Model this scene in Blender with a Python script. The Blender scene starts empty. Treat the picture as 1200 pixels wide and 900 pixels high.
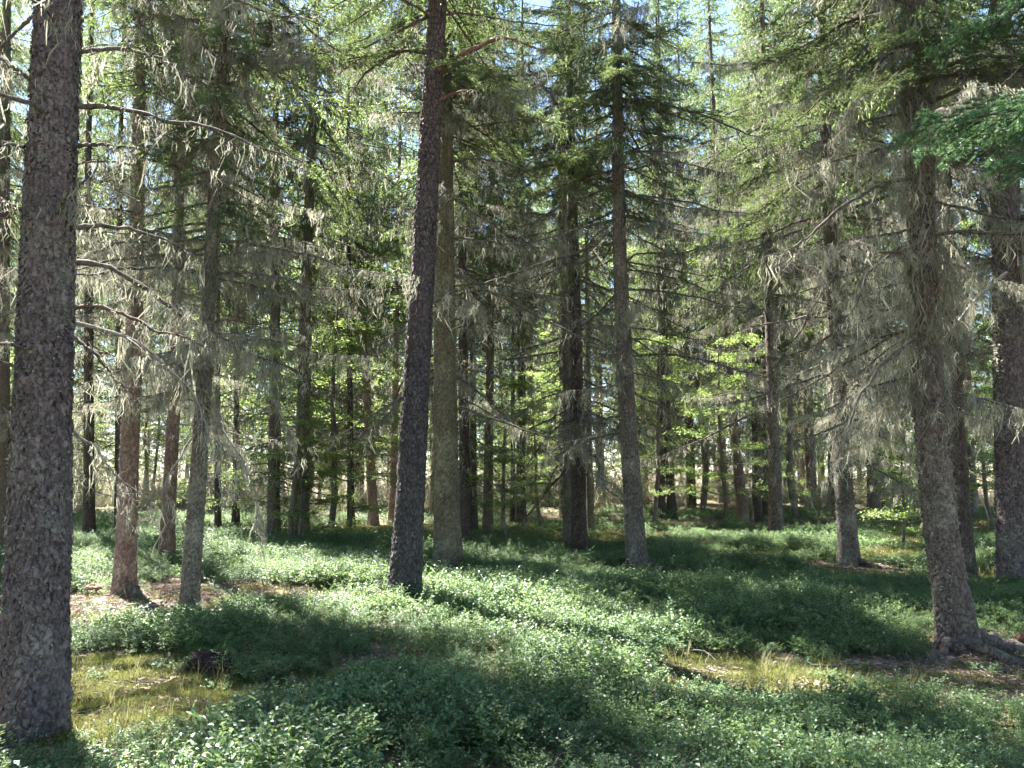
import bpy, math, random
import numpy as np
from mathutils import Vector, Matrix

rad = math.radians
SC = bpy.context.scene
COL = SC.collection

# ------------------------------------------------------------------ camera, sky, sun, exposure
cam_d = bpy.data.cameras.new('camera')
cam_d.lens = 26.0
cam_d.sensor_width = 34.6
cam_d.clip_end = 3000
cam = bpy.data.objects.new('camera', cam_d)
cam.location = (0, 0, 1.6)
cam.rotation_euler = (rad(90 + 6.83), 0, 0)
COL.objects.link(cam)
SC.camera = cam

SUN_AZ = 38.0      # degrees left of the viewing direction, beyond the trees
SUN_EL = 54.0
world = bpy.data.worlds.new('World')
SC.world = world
world.use_nodes = True
wn = world.node_tree.nodes
wl = world.node_tree.links
sky = wn.new('ShaderNodeTexSky')
sky.sky_type = 'NISHITA'
sky.sun_disc = False
sky.sun_elevation = rad(SUN_EL)
sky.sun_rotation = rad(-SUN_AZ)
sky.altitude = 1200
sky.air_density = 1.0
sky.dust_density = 0.4
wl.new(sky.outputs[0], wn['Background'].inputs[0])
wn['Background'].inputs[1].default_value = 0.05

sv = Vector((-math.sin(rad(SUN_AZ)) * math.cos(rad(SUN_EL)), math.cos(rad(SUN_AZ)) * math.cos(rad(SUN_EL)), math.sin(rad(SUN_EL))))
sun_d = bpy.data.lights.new('sun', 'SUN')
sun_d.energy = 5.0
sun_d.angle = rad(0.53)
sun_d.color = (1.0, 0.97, 0.92)
sun = bpy.data.objects.new('sun', sun_d)
sun.rotation_euler = sv.to_track_quat('Z', 'Y').to_euler()
sun.location = sv * 60
COL.objects.link(sun)

vs = SC.view_settings
vs.view_transform = 'Standard'
vs.look = 'None'
vs.gamma = 1.0
vs.exposure = 3.35
SC.render.engine = 'CYCLES'
SC.cycles.max_bounces = 4
SC.cycles.diffuse_bounces = 3
SC.cycles.glossy_bounces = 2
SC.cycles.transmission_bounces = 4
SC.cycles.transparent_max_bounces = 4
SC.cycles.caustics_reflective = False
SC.cycles.caustics_refractive = False
SC.cycles.sample_clamp_indirect = 8
SC.cycles.use_denoising = True
SC.cycles.use_adaptive_sampling = True
SC.cycles.adaptive_threshold = 0.03

# ------------------------------------------------------------------ materials
def new_mat(name):
    m = bpy.data.materials.new(name)
    m.use_nodes = True
    nt = m.node_tree
    for n in list(nt.nodes):
        nt.nodes.remove(n)
    return m, nt, nt.nodes, nt.links

def ramp(nodes, links, src, stops):
    r = nodes.new('ShaderNodeValToRGB')
    while len(r.color_ramp.elements) < len(stops):
        r.color_ramp.elements.new(0.5)
    for e, (p, c) in zip(r.color_ramp.elements, stops):
        e.position = p
        e.color = (*c, 1) if len(c) == 3 else c
    links.new(src, r.inputs[0])
    return r

def mixc(nodes, links, fac, a, b, mode='MIX'):
    m = nodes.new('ShaderNodeMix')
    m.data_type = 'RGBA'
    m.blend_type = mode
    for sock, v in ((m.inputs[0], fac), (m.inputs[6], a), (m.inputs[7], b)):
        if hasattr(v, 'links') or isinstance(v, bpy.types.NodeSocket):
            links.new(v, sock)
        elif isinstance(v, (int, float)):
            sock.default_value = v
        else:
            sock.default_value = (*v, 1)
    return m.outputs[2]

def noise(nodes, links, vec, scale, detail=4, rough=0.55, distort=0.0):
    n = nodes.new('ShaderNodeTexNoise')
    n.inputs['Scale'].default_value = scale
    n.inputs['Detail'].default_value = detail
    n.inputs['Roughness'].default_value = rough
    n.inputs['Distortion'].default_value = distort
    if vec is not None:
        links.new(vec, n.inputs['Vector'])
    return n

def bark_mat(name, crack, mid, plate, lichen_col=(0.30, 0.33, 0.25), lichen=0.35, scale=22.0, bump=0.8, upper=None):
    m, nt, N, L = new_mat(name)
    tc = N.new('ShaderNodeTexCoord')
    oi = N.new('ShaderNodeObjectInfo')
    off = N.new('ShaderNodeVectorMath'); off.operation = 'MULTIPLY_ADD'
    comb = N.new('ShaderNodeCombineXYZ')
    for i in range(3):
        L.new(oi.outputs['Random'], comb.inputs[i])
    L.new(comb.outputs[0], off.inputs[0]); off.inputs[1].default_value = (13, 7, 23)
    L.new(tc.outputs['Object'], off.inputs[2])
    mp = N.new('ShaderNodeMapping'); mp.inputs['Scale'].default_value = (1, 1, 0.42)
    L.new(off.outputs[0], mp.inputs[0])
    warp = noise(N, L, mp.outputs[0], 9, 3)
    wv = N.new('ShaderNodeVectorMath'); wv.operation = 'MULTIPLY_ADD'
    L.new(warp.outputs['Color'], wv.inputs[0]); wv.inputs[1].default_value = (0.07, 0.07, 0.07); L.new(mp.outputs[0], wv.inputs[2])
    vo = N.new('ShaderNodeTexVoronoi'); vo.feature = 'DISTANCE_TO_EDGE'; vo.inputs['Scale'].default_value = scale
    L.new(wv.outputs[0], vo.inputs['Vector'])
    vc = N.new('ShaderNodeTexVoronoi'); vc.feature = 'F1'; vc.inputs['Scale'].default_value = scale
    L.new(wv.outputs[0], vc.inputs['Vector'])
    fine = noise(N, L, off.outputs[0], 85, 5, 0.65)
    big = noise(N, L, off.outputs[0], 2.3, 4)
    brk = noise(N, L, off.outputs[0], 26, 4, 0.6)
    ed0 = ramp(N, L, vo.outputs['Distance'], [(0.0, (0, 0, 0)), (0.2, (1, 1, 1))])
    bk2 = ramp(N, L, brk.outputs['Fac'], [(0.42, (0, 0, 0)), (0.62, (0.85, 0.85, 0.85))])
    edm = N.new('ShaderNodeMath'); edm.operation = 'MAXIMUM'
    L.new(ed0.outputs[0], edm.inputs[0]); L.new(bk2.outputs[0], edm.inputs[1])
    edge = edm
    vary = N.new('ShaderNodeSeparateColor'); L.new(vc.outputs['Color'], vary.inputs[0])
    c = mixc(N, L, vary.outputs[0], mid, plate)
    c = mixc(N, L, ramp(N, L, fine.outputs['Fac'], [(0.3, (0, 0, 0)), (0.7, (1, 1, 1))]).outputs[0], c, tuple(x * 0.78 for x in mid))
    if upper is not None:
        sx = N.new('ShaderNodeSeparateXYZ'); L.new(tc.outputs['Object'], sx.inputs[0])
        mr = N.new('ShaderNodeMapRange'); mr.inputs['From Min'].default_value = 2.2; mr.inputs['From Max'].default_value = 7.0
        L.new(sx.outputs['Z'], mr.inputs[0])
        md = N.new('ShaderNodeMath'); md.operation = 'MULTIPLY'
        L.new(mr.outputs[0], md.inputs[0]); L.new(big.outputs['Fac'], md.inputs[1])
        md2 = N.new('ShaderNodeMath'); md2.operation = 'MULTIPLY'; md2.use_clamp = True
        L.new(md.outputs[0], md2.inputs[0]); md2.inputs[1].default_value = 1.7
        c = mixc(N, L, md2.outputs[0], c, upper)
    c = mixc(N, L, edge.outputs[0], crack, c)
    # crustose lichen in patches
    lf = noise(N, L, off.outputs[0], 30, 6, 0.75)
    la = N.new('ShaderNodeMath'); la.operation = 'ADD'
    L.new(lf.outputs['Fac'], la.inputs[0]); L.new(big.outputs['Fac'], la.inputs[1])
    t = 1.30 - lichen * 0.5
    lr = ramp(N, L, la.outputs[0], [(0, (0, 0, 0)), (1, (1, 1, 1))])
    mr2 = N.new('ShaderNodeMapRange'); mr2.inputs['From Min'].default_value = t - 0.08; mr2.inputs['From Max'].default_value = t + 0.12
    L.new(la.outputs[0], mr2.inputs[0])
    N.remove(lr)
    lm = N.new('ShaderNodeMath'); lm.operation = 'MULTIPLY'; L.new(mr2.outputs[0], lm.inputs[0]); lm.inputs[1].default_value = 0.6
    c = mixc(N, L, lm.outputs[0], c, lichen_col)
    hs = N.new('ShaderNodeHueSaturation'); L.new(c, hs.inputs['Color'])
    vr = N.new('ShaderNodeMapRange'); L.new(oi.outputs['Random'], vr.inputs[0]); vr.inputs['To Min'].default_value = 0.88; vr.inputs['To Max'].default_value = 1.14
    pt = N.new('ShaderNodeAttribute'); pt.attribute_name = 'tint'
    pm = N.new('ShaderNodeMapRange'); L.new(pt.outputs['Fac'], pm.inputs[0]); pm.inputs['To Min'].default_value = 0.5; pm.inputs['To Max'].default_value = 1.5
    vm = N.new('ShaderNodeMath'); vm.operation = 'MULTIPLY'; L.new(vr.outputs[0], vm.inputs[0]); L.new(pm.outputs[0], vm.inputs[1])
    L.new(vm.outputs[0], hs.inputs['Value'])
    hh = N.new('ShaderNodeMath'); hh.operation = 'MULTIPLY_ADD'
    L.new(fine.outputs['Fac'], hh.inputs[0]); hh.inputs[1].default_value = 0.45; L.new(edge.outputs[0], hh.inputs[2])
    hh2 = N.new('ShaderNodeMath'); hh2.operation = 'MULTIPLY_ADD'
    L.new(lf.outputs['Fac'], hh2.inputs[0]); hh2.inputs[1].default_value = 0.8; L.new(hh.outputs[0], hh2.inputs[2])
    b = N.new('ShaderNodeBump'); b.inputs['Strength'].default_value = bump; b.inputs['Distance'].default_value = 0.012
    L.new(hh2.outputs[0], b.inputs['Height'])
    p = N.new('ShaderNodeBsdfPrincipled'); p.inputs['Roughness'].default_value = 0.9; p.inputs['Specular IOR Level'].default_value = 0.25
    L.new(hs.outputs[0], p.inputs['Base Color']); L.new(b.outputs[0], p.inputs['Normal'])
    o = N.new('ShaderNodeOutputMaterial'); L.new(p.outputs[0], o.inputs[0])
    return m

def leaf_mat(name, c0, c1, trans, tmix=0.45, rough=0.5, spec=0.4, patchy=None):
    """c0..c1 over the 'tint' attribute; thin leaf that lets light through"""
    m, nt, N, L = new_mat(name)
    at = N.new('ShaderNodeAttribute'); at.attribute_name = 'tint'
    oi = N.new('ShaderNodeObjectInfo')
    c = mixc(N, L, at.outputs['Fac'], c0, c1)
    if patchy is not None:   # plants of one patch differ from those of the next
        pn = noise(N, L, oi.outputs['Location'], 0.9, 3, 0.6)
        c = mixc(N, L, ramp(N, L, pn.outputs['Fac'], [(0.42, (0, 0, 0)), (0.68, (0.75, 0.75, 0.75))]).outputs[0], c, patchy)
    hs = N.new('ShaderNodeHueSaturation'); L.new(c, hs.inputs['Color'])
    vr = N.new('ShaderNodeMapRange'); L.new(oi.outputs['Random'], vr.inputs[0]); vr.inputs['To Min'].default_value = 0.78; vr.inputs['To Max'].default_value = 1.22
    L.new(vr.outputs[0], hs.inputs['Value'])
    p = N.new('ShaderNodeBsdfPrincipled'); p.inputs['Roughness'].default_value = rough; p.inputs['Specular IOR Level'].default_value = spec
    L.new(hs.outputs[0], p.inputs['Base Color'])
    t = N.new('ShaderNodeBsdfTranslucent')
    tcol = mixc(N, L, at.outputs['Fac'], tuple(x * 0.8 for x in trans), trans)
    L.new(tcol, t.inputs['Color'])
    mx = N.new('ShaderNodeMixShader'); mx.inputs[0].default_value = tmix
    L.new(p.outputs[0], mx.inputs[1]); L.new(t.outputs[0], mx.inputs[2])
    o = N.new('ShaderNodeOutputMaterial'); L.new(mx.outputs[0], o.inputs[0])
    return m

def wood_mat(name, a, b, scale=30):
    m, nt, N, L = new_mat(name)
    tc = N.new('ShaderNodeTexCoord')
    n = noise(N, L, tc.outputs['Object'], scale, 4, 0.65)
    r = ramp(N, L, n.outputs['Fac'], [(0.35, a), (0.68, b)])
    p = N.new('ShaderNodeBsdfPrincipled'); p.inputs['Roughness'].default_value = 0.9; p.inputs['Specular IOR Level'].default_value = 0.2
    bp = N.new('ShaderNodeBump'); bp.inputs['Strength'].default_value = 0.6; bp.inputs['Distance'].default_value = 0.008
    L.new(n.outputs['Fac'], bp.inputs['Height']); L.new(bp.outputs[0], p.inputs['Normal'])
    L.new(r.outputs[0], p.inputs['Base Color'])
    o = N.new('ShaderNodeOutputMaterial'); L.new(p.outputs[0], o.inputs[0])
    return m

M = {}
M['bark_plum'] = bark_mat('bark_plum', (0.055, 0.043, 0.041), (0.130, 0.102, 0.097), (0.185, 0.150, 0.143), (0.21, 0.215, 0.165), 0.34, 26, 0.55)
M['bark_orange'] = bark_mat('bark_orange', (0.10, 0.064, 0.05), (0.215, 0.148, 0.115), (0.33, 0.245, 0.195), (0.36, 0.33, 0.26), 0.42, 22, 0.5)
M['bark_red'] = bark_mat('bark_red', (0.075, 0.05, 0.04), (0.16, 0.112, 0.088), (0.24, 0.17, 0.135), (0.30, 0.28, 0.21), 0.35, 26, 0.5)
M['bark_grey'] = bark_mat('bark_grey', (0.06, 0.05, 0.04), (0.135, 0.112, 0.09), (0.20, 0.17, 0.138), (0.26, 0.255, 0.195), 0.42, 28, 0.55)
M['bark_char'] = bark_mat('bark_char', (0.024, 0.020, 0.020), (0.080, 0.069, 0.067), (0.135, 0.119, 0.116), (0.16, 0.16, 0.13), 0.1, 26, 0.7, upper=(0.140, 0.104, 0.092))
M['bark_olive'] = bark_mat('bark_olive', (0.055, 0.047, 0.03), (0.13, 0.11, 0.072), (0.185, 0.16, 0.105), (0.22, 0.22, 0.14), 0.45, 26, 0.55)
M['bark_dark'] = bark_mat('bark_dark', (0.026, 0.019, 0.015), (0.07, 0.053, 0.043), (0.115, 0.09, 0.074), (0.17, 0.165, 0.125), 0.3, 26, 0.6)
M['bark_brown'] = bark_mat('bark_brown', (0.055, 0.042, 0.034), (0.13, 0.1, 0.082), (0.195, 0.153, 0.126), (0.25, 0.24, 0.18), 0.36, 28, 0.55)
M['dead_wood'] = wood_mat('dead_wood', (0.045, 0.037, 0.03), (0.16, 0.14, 0.115), 26)
M['pale_wood'] = wood_mat('pale_wood', (0.14, 0.122, 0.10), (0.35, 0.32, 0.27), 26)
M['live_wood'] = wood_mat('live_wood', (0.06, 0.04, 0.028), (0.16, 0.115, 0.085), 20)
M['rotten'] = wood_mat('rotten', (0.022, 0.015, 0.013), (0.085, 0.055, 0.05), 34)
M['redwood'] = wood_mat('redwood', (0.10, 0.05, 0.036), (0.24, 0.125, 0.092), 24)
M['root_wood'] = wood_mat('root_wood', (0.04, 0.03, 0.024), (0.15, 0.11, 0.09), 24)
M['lichen'] = leaf_mat('lichen', (0.14, 0.146, 0.108), (0.35, 0.352, 0.29), (0.38, 0.37, 0.27), 0.45, 0.95, 0.05)
M['trunk_lichen'] = leaf_mat('trunk_lichen', (0.12, 0.13, 0.085), (0.25, 0.26, 0.20), (0.2, 0.21, 0.14), 0.12, 0.95, 0.05)
M['needle'] = leaf_mat('needle', (0.026, 0.056, 0.030), (0.08, 0.115, 0.052), (0.21, 0.29, 0.085), 0.45, 0.5, 0.35)
M['fir_needle'] = leaf_mat('fir_needle', (0.045, 0.115, 0.062), (0.11, 0.23, 0.12), (0.16, 0.30, 0.11), 0.35, 0.4, 0.45)
M['broadleaf'] = leaf_mat('broadleaf', (0.04, 0.085, 0.022), (0.11, 0.17, 0.042), (0.34, 0.46, 0.11), 0.52, 0.45, 0.4)
M['bilberry'] = leaf_mat('bilberry', (0.038, 0.094, 0.044), (0.094, 0.172, 0.078), (0.30, 0.42, 0.15), 0.38, 0.46, 0.5, patchy=(0.105, 0.170, 0.056))
M['bilberry_stem'] = leaf_mat('bilberry_stem', (0.06, 0.09, 0.035), (0.14, 0.11, 0.06), (0.1, 0.1, 0.04), 0.1, 0.7, 0.2)
M['moss'] = leaf_mat('moss', (0.075, 0.10, 0.03), (0.19, 0.19, 0.062), (0.24, 0.25, 0.08), 0.35, 0.8, 0.15)
M['grass'] = leaf_mat('grass', (0.10, 0.125, 0.04), (0.30, 0.265, 0.14), (0.26, 0.25, 0.10), 0.4, 0.6, 0.3)
M['litter'] = leaf_mat('litter', (0.12, 0.082, 0.062), (0.36, 0.28, 0.235), (0.2, 0.14, 0.1), 0.1, 0.9, 0.15)
M['brush_twig'] = wood_mat('brush_twig', (0.26, 0.22, 0.18), (0.5, 0.45, 0.39), 12)

def ground_mat():
    m, nt, N, L = new_mat('forest_floor')
    tc = N.new('ShaderNodeTexCoord')
    v = tc.outputs['Object']
    big = noise(N, L, v, 0.9, 5, 0.6)
    mid = noise(N, L, v, 6, 5, 0.6)
    fine = noise(N, L, v, 60, 5, 0.7)
    litter = ramp(N, L, fine.outputs['Fac'], [(0.3, (0.07, 0.045, 0.032)), (0.5, (0.21, 0.145, 0.112)), (0.7, (0.42, 0.325, 0.27))])
    moss = ramp(N, L, mid.outputs['Fac'], [(0.3, (0.06, 0.072, 0.024)), (0.7, (0.16, 0.15, 0.055))])
    at = N.new('ShaderNodeAttribute'); at.attribute_name = 'mossy'
    ad = N.new('ShaderNodeMath'); ad.operation = 'ADD'
    L.new(at.outputs['Fac'], ad.inputs[0]); L.new(big.outputs['Fac'], ad.inputs[1])
    mr = N.new('ShaderNodeMapRange'); mr.inputs['From Min'].default_value = 0.62; mr.inputs['From Max'].default_value = 0.95
    L.new(ad.outputs[0], mr.inputs[0])
    c = mixc(N, L, mr.outputs[0], litter.outputs[0], moss.outputs[0])
    p = N.new('ShaderNodeBsdfPrincipled'); p.inputs['Roughness'].default_value = 0.95; p.inputs['Specular IOR Level'].default_value = 0.15
    L.new(c, p.inputs['Base Color'])
    hh = N.new('ShaderNodeMath'); hh.operation = 'ADD'; L.new(mid.outputs['Fac'], hh.inputs[0]); L.new(fine.outputs['Fac'], hh.inputs[1])
    b = N.new('ShaderNodeBump'); b.inputs['Strength'].default_value = 0.9; b.inputs['Distance'].default_value = 0.03
    L.new(hh.outputs[0], b.inputs['Height']); L.new(b.outputs[0], p.inputs['Normal'])
    o = N.new('ShaderNodeOutputMaterial'); L.new(p.outputs[0], o.inputs[0])
    return m
M['ground'] = ground_mat()

# ------------------------------------------------------------------ mesh helpers
def build_mesh(name, pieces, mats, smooth=False, attr=None):
    """pieces: list of (verts Nx3, faces Mx3 or Mx4, material slot, tint N or None)"""
    V, S, T, I, MI, TN = [], [], [], [], [], []
    off = 0; lo = 0
    for v, f, mi, tn in pieces:
        if len(v) == 0 or len(f) == 0:
            continue
        v = np.asarray(v, dtype=np.float32); f = np.asarray(f, dtype=np.int64)
        k = f.shape[1]
        V.append(v); I.append((f + off).ravel())
        S.append(lo + np.arange(len(f)) * k); T.append(np.full(len(f), k)); MI.append(np.full(len(f), mi))
        TN.append(np.zeros(len(v)) if tn is None else np.asarray(tn))
        off += len(v); lo += f.size
    V = np.concatenate(V); I = np.concatenate(I); S = np.concatenate(S); T = np.concatenate(T); MI = np.concatenate(MI); TN = np.concatenate(TN)
    me = bpy.data.meshes.new(name)
    me.vertices.add(len(V)); me.vertices.foreach_set('co', V.ravel())
    me.loops.add(len(I)); me.loops.foreach_set('vertex_index', I.astype(np.int32))
    me.polygons.add(len(S)); me.polygons.foreach_set('loop_start', S.astype(np.int32)); me.polygons.foreach_set('loop_total', T.astype(np.int32))
    for m in mats:
        me.materials.append(M[m])
    me.polygons.foreach_set('material_index', MI.astype(np.int32))
    if smooth:
        me.polygons.foreach_set('use_smooth', np.ones(len(S), dtype=bool))
    a = me.attributes.new('tint', 'FLOAT', 'POINT')
    a.data.foreach_set('value', TN.astype(np.float32))
    me.update(calc_edges=True)
    me.validate()
    return me

def nrm(v):
    return v / np.maximum(np.linalg.norm(v, axis=-1, keepdims=True), 1e-9)

def tubes(P, Rr, S=4):
    """P (N,K,3) polylines, Rr (N,K) radii -> verts, quads"""
    P = np.asarray(P, float); Rr = np.asarray(Rr, float)
    N, K, _ = P.shape
    t = nrm(np.gradient(P, axis=1))
    d = nrm(P[:, -1] - P[:, 0])
    ref = np.where(np.abs(d[:, 2:3]) > 0.85, np.array([[1.0, 0, 0]]), np.array([[0, 0, 1.0]]))[:, None, :]
    a = nrm(np.cross(t, np.broadcast_to(ref, t.shape))); b = np.cross(t, a)
    th = np.arange(S) * 2 * np.pi / S
    V = P[:, :, None, :] + Rr[:, :, None, None] * (np.cos(th)[None, None, :, None] * a[:, :, None, :] + np.sin(th)[None, None, :, None] * b[:, :, None, :])
    idx = np.arange(N * K * S).reshape(N, K, S)
    q = np.stack([idx[:, :-1, :], np.roll(idx, -1, 2)[:, :-1, :], np.roll(idx, -1, 2)[:, 1:, :], idx[:, 1:, :]], -1)
    return V.reshape(-1, 3), q.reshape(-1, 4)

def needles(rng, base, d, ln, wd):
    n = len(base)
    s = nrm(np.cross(d, rng.normal(size=(n, 3))))
    V = np.stack([base - s * wd[:, None] / 2, base + s * wd[:, None] / 2, base + d * ln[:, None]], 1).reshape(-1, 3)
    return V, np.arange(n * 3).reshape(-1, 3)

def leaves(rng, base, d, ln, wd, up=(0, 0, 1.0), upj=0.5, fold=0.15):
    """folded leaf: base, side, tip, side; two triangles"""
    n = len(base)
    u = nrm(np.asarray(up)[None, :] + rng.normal(size=(n, 3)) * upj)
    s = nrm(np.cross(d, u)); u = nrm(np.cross(s, d))
    m = base + d * (ln * 0.45)[:, None] + u * (wd * fold)[:, None]
    V = np.stack([base, m - s * wd[:, None] / 2, base + d * ln[:, None], m + s * wd[:, None] / 2], 1).reshape(-1, 3)
    i = np.arange(n)[:, None] * 4
    F = np.concatenate([i + np.array([[0, 1, 2]]), i + np.array([[0, 2, 3]])])
    return V, F

def strands(rng, start, ln, wd, K=4, sway=0.17):
    """hanging beard lichen: ragged tapering ribbons"""
    n = len(start)
    t = np.linspace(0, 1, K)
    sw = rng.normal(size=(n, K, 3)) * sway * ln[:, None, None] * np.sqrt(t)[None, :, None]
    sw[:, :, 2] *= 0.4
    P = start[:, None, :] + sw
    P[:, :, 2] -= t[None, :] * ln[:, None]
    az = rng.uniform(0, np.pi, n)
    s = np.stack([np.cos(az), np.sin(az), np.zeros(n)], -1)
    prof = np.interp(t, [0, 0.25, 0.7, 1], [0.45, 1.0, 0.65, 0.08])[None, :] * rng.uniform(0.6, 1.3, (n, K))
    w = wd[:, None] * prof
    A = P - s[:, None, :] * w[:, :, None] / 2; B = P + s[:, None, :] * w[:, :, None] / 2
    V = np.stack([A, B], 2).reshape(-1, 3)
    idx = np.arange(n * K * 2).reshape(n, K, 2)
    q = np.stack([idx[:, :-1, 0], idx[:, :-1, 1], idx[:, 1:, 1], idx[:, 1:, 0]], -1).reshape(-1, 4)
    return V, q

def obj(name, me, parent=None, loc=None, rot=None, scale=None, kind=None, label=None):
    o = bpy.data.objects.new(name, me)
    COL.objects.link(o)
    if parent is not None:
        o.parent = parent
    if loc is not None:
        o.location = loc
    if rot is not None:
        o.rotation_euler = rot
    if scale is not None:
        o.scale = (scale,) * 3 if isinstance(scale, (int, float)) else scale
    if kind:
        o['kind'] = kind
    if label:
        o['label'] = label
    return o

def tag(o, label, cat, group=None):
    o['label'] = label
    o['category'] = cat
    if group:
        o['group'] = group
    return o

# ------------------------------------------------------------------ the ground
def gh(x, y):
    x = np.asarray(x, float); y = np.asarray(y, float)
    h = 0.045 * np.sin(0.45 * x + 1.0 + 0.2 * y) + 0.04 * np.sin(0.62 * y + 0.25 * x + 0.5) + 0.022 * np.sin(1.7 * x - 1.1 * y + 2)
    h = h + 0.012 * np.sin(3.9 * x + 1.3 * y) * np.sin(3.1 * y - 0.7 * x)
    far = np.clip((y - 22) / 30, 0, 1)
    return h * (1 + far) + 0.25 * far * np.sin(0.11 * x + 0.4)

PATCH = [  # bare patches in the bilberry: x, y, rx, ry, mossiness
    (-2.6, 5.75, 1.4, 1.0, 1.0), (-3.5, 6.4, 0.8, 0.7, 0.9), (-1.7, 5.9, 0.7, 0.5, 0.9),
    (2.2, 6.6, 1.35, 0.72, 0.85), (4.2, 6.6, 1.8, 0.95, 0.15),
    (-5.5, 10.0, 1.7, 1.7, 0.1), (-4.2, 9.0, 1.1, 0.7, 0.55), (-3.4, 10.3, 1.6, 0.75, 0.2), (-2.0, 10.6, 0.9, 0.4, 0.3),
    (6.0, 12.6, 2.3, 1.0, 1.0), (6.0, 14.2, 0.8, 0.7, 0.0), (2.2, 13.1, 0.9, 1.0, 1.0), (3.3, 12.6, 0.9, 0.6, 0.8),
    (2.6, 20.0, 2.4, 1.8, 0.6), (-3.8, 23.5, 2.6, 2.6, 0.5), (0.5, 25.0, 4.0, 2.2, 0.6), (7.3, 24.0, 3.2, 2.8, 0.15), (12, 25, 3, 3, 0.2),
    (8.2, 15.6, 1.7, 1.1, 0.6), (-1.2, 12.6, 0.8, 0.8, 0.1), (5.0, 15.8, 1.6, 0.8, 0.9), (8.8, 18.8, 2.0, 1.5, 0.7),
    (1.75, 4.5, 0.3, 0.2, 0.0), (-1.1, 6.9, 0.25, 0.2, 0.0), (-3.0, 4.5, 0.8, 0.4, 0.0), 
]
def vnoise(x, y, f, seed=0):
    """smooth value noise, 0..1"""
    r = np.random.RandomState(seed).rand(64, 64)
    X = np.asarray(x, float) * f + 1000.3; Y = np.asarray(y, float) * f + 1000.7
    xi = np.floor(X).astype(int); yi = np.floor(Y).astype(int)
    fx = X - xi; fy = Y - yi
    fx = fx * fx * (3 - 2 * fx); fy = fy * fy * (3 - 2 * fy)
    g = lambda a, b: r[a % 64, b % 64]
    return (g(xi, yi) * (1 - fx) + g(xi + 1, yi) * fx) * (1 - fy) + (g(xi, yi + 1) * (1 - fx) + g(xi + 1, yi + 1) * fx) * fy

def bare(x, y):
    """0 = full bilberry, 1 = bare; second value is how mossy"""
    x = np.asarray(x, float); y = np.asarray(y, float)
    wob = (vnoise(x, y, 1.8, 3) - 0.5) * 0.7 + (vnoise(x, y, 5.0, 4) - 0.5) * 0.45
    b = np.zeros_like(x); mo = np.full_like(x, 0.35)
    for px, py, rx, ry, ms in PATCH:
        d = np.sqrt(((x - px) / rx) ** 2 + ((y - py) / ry) ** 2) + wob
        k = np.clip((1.15 - d) / 0.35, 0, 1)
        mo = np.where(k > b, ms, mo)
        b = np.maximum(b, k)
    return b, mo

def axis(lo, hi, c, fine, n_out):
    a = np.arange(lo, hi + 1e-6, fine)
    g = np.geomspace(1, c, n_out)
    return np.concatenate([lo - g[::-1], a, hi + g])
gx = axis(-14, 14, 900, 0.16, 26)
gy = axis(2, 34, 900, 0.16, 26)
XX, YY = np.meshgrid(gx, gy)
ZZ = gh(XX, YY) * np.exp(-np.maximum(np.hypot(XX, YY) - 60, 0) / 80)
ids = np.arange(XX.size).reshape(XX.shape)
gq = np.stack([ids[:-1, :-1], ids[:-1, 1:], ids[1:, 1:], ids[1:, :-1]], -1).reshape(-1, 4)
gme = build_mesh('ground', [(np.stack([XX, YY, ZZ], -1).reshape(-1, 3), gq, 0, None)], ['ground'], smooth=True)
bb, mm = bare(XX.ravel(), YY.ravel())
ga = gme.attributes.new('mossy', 'FLOAT', 'POINT')
ga.data.foreach_set('value', np.where(bb > 0, mm * 0.75, 0.25).astype(np.float32))
obj('ground', gme, kind='structure')

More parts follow.
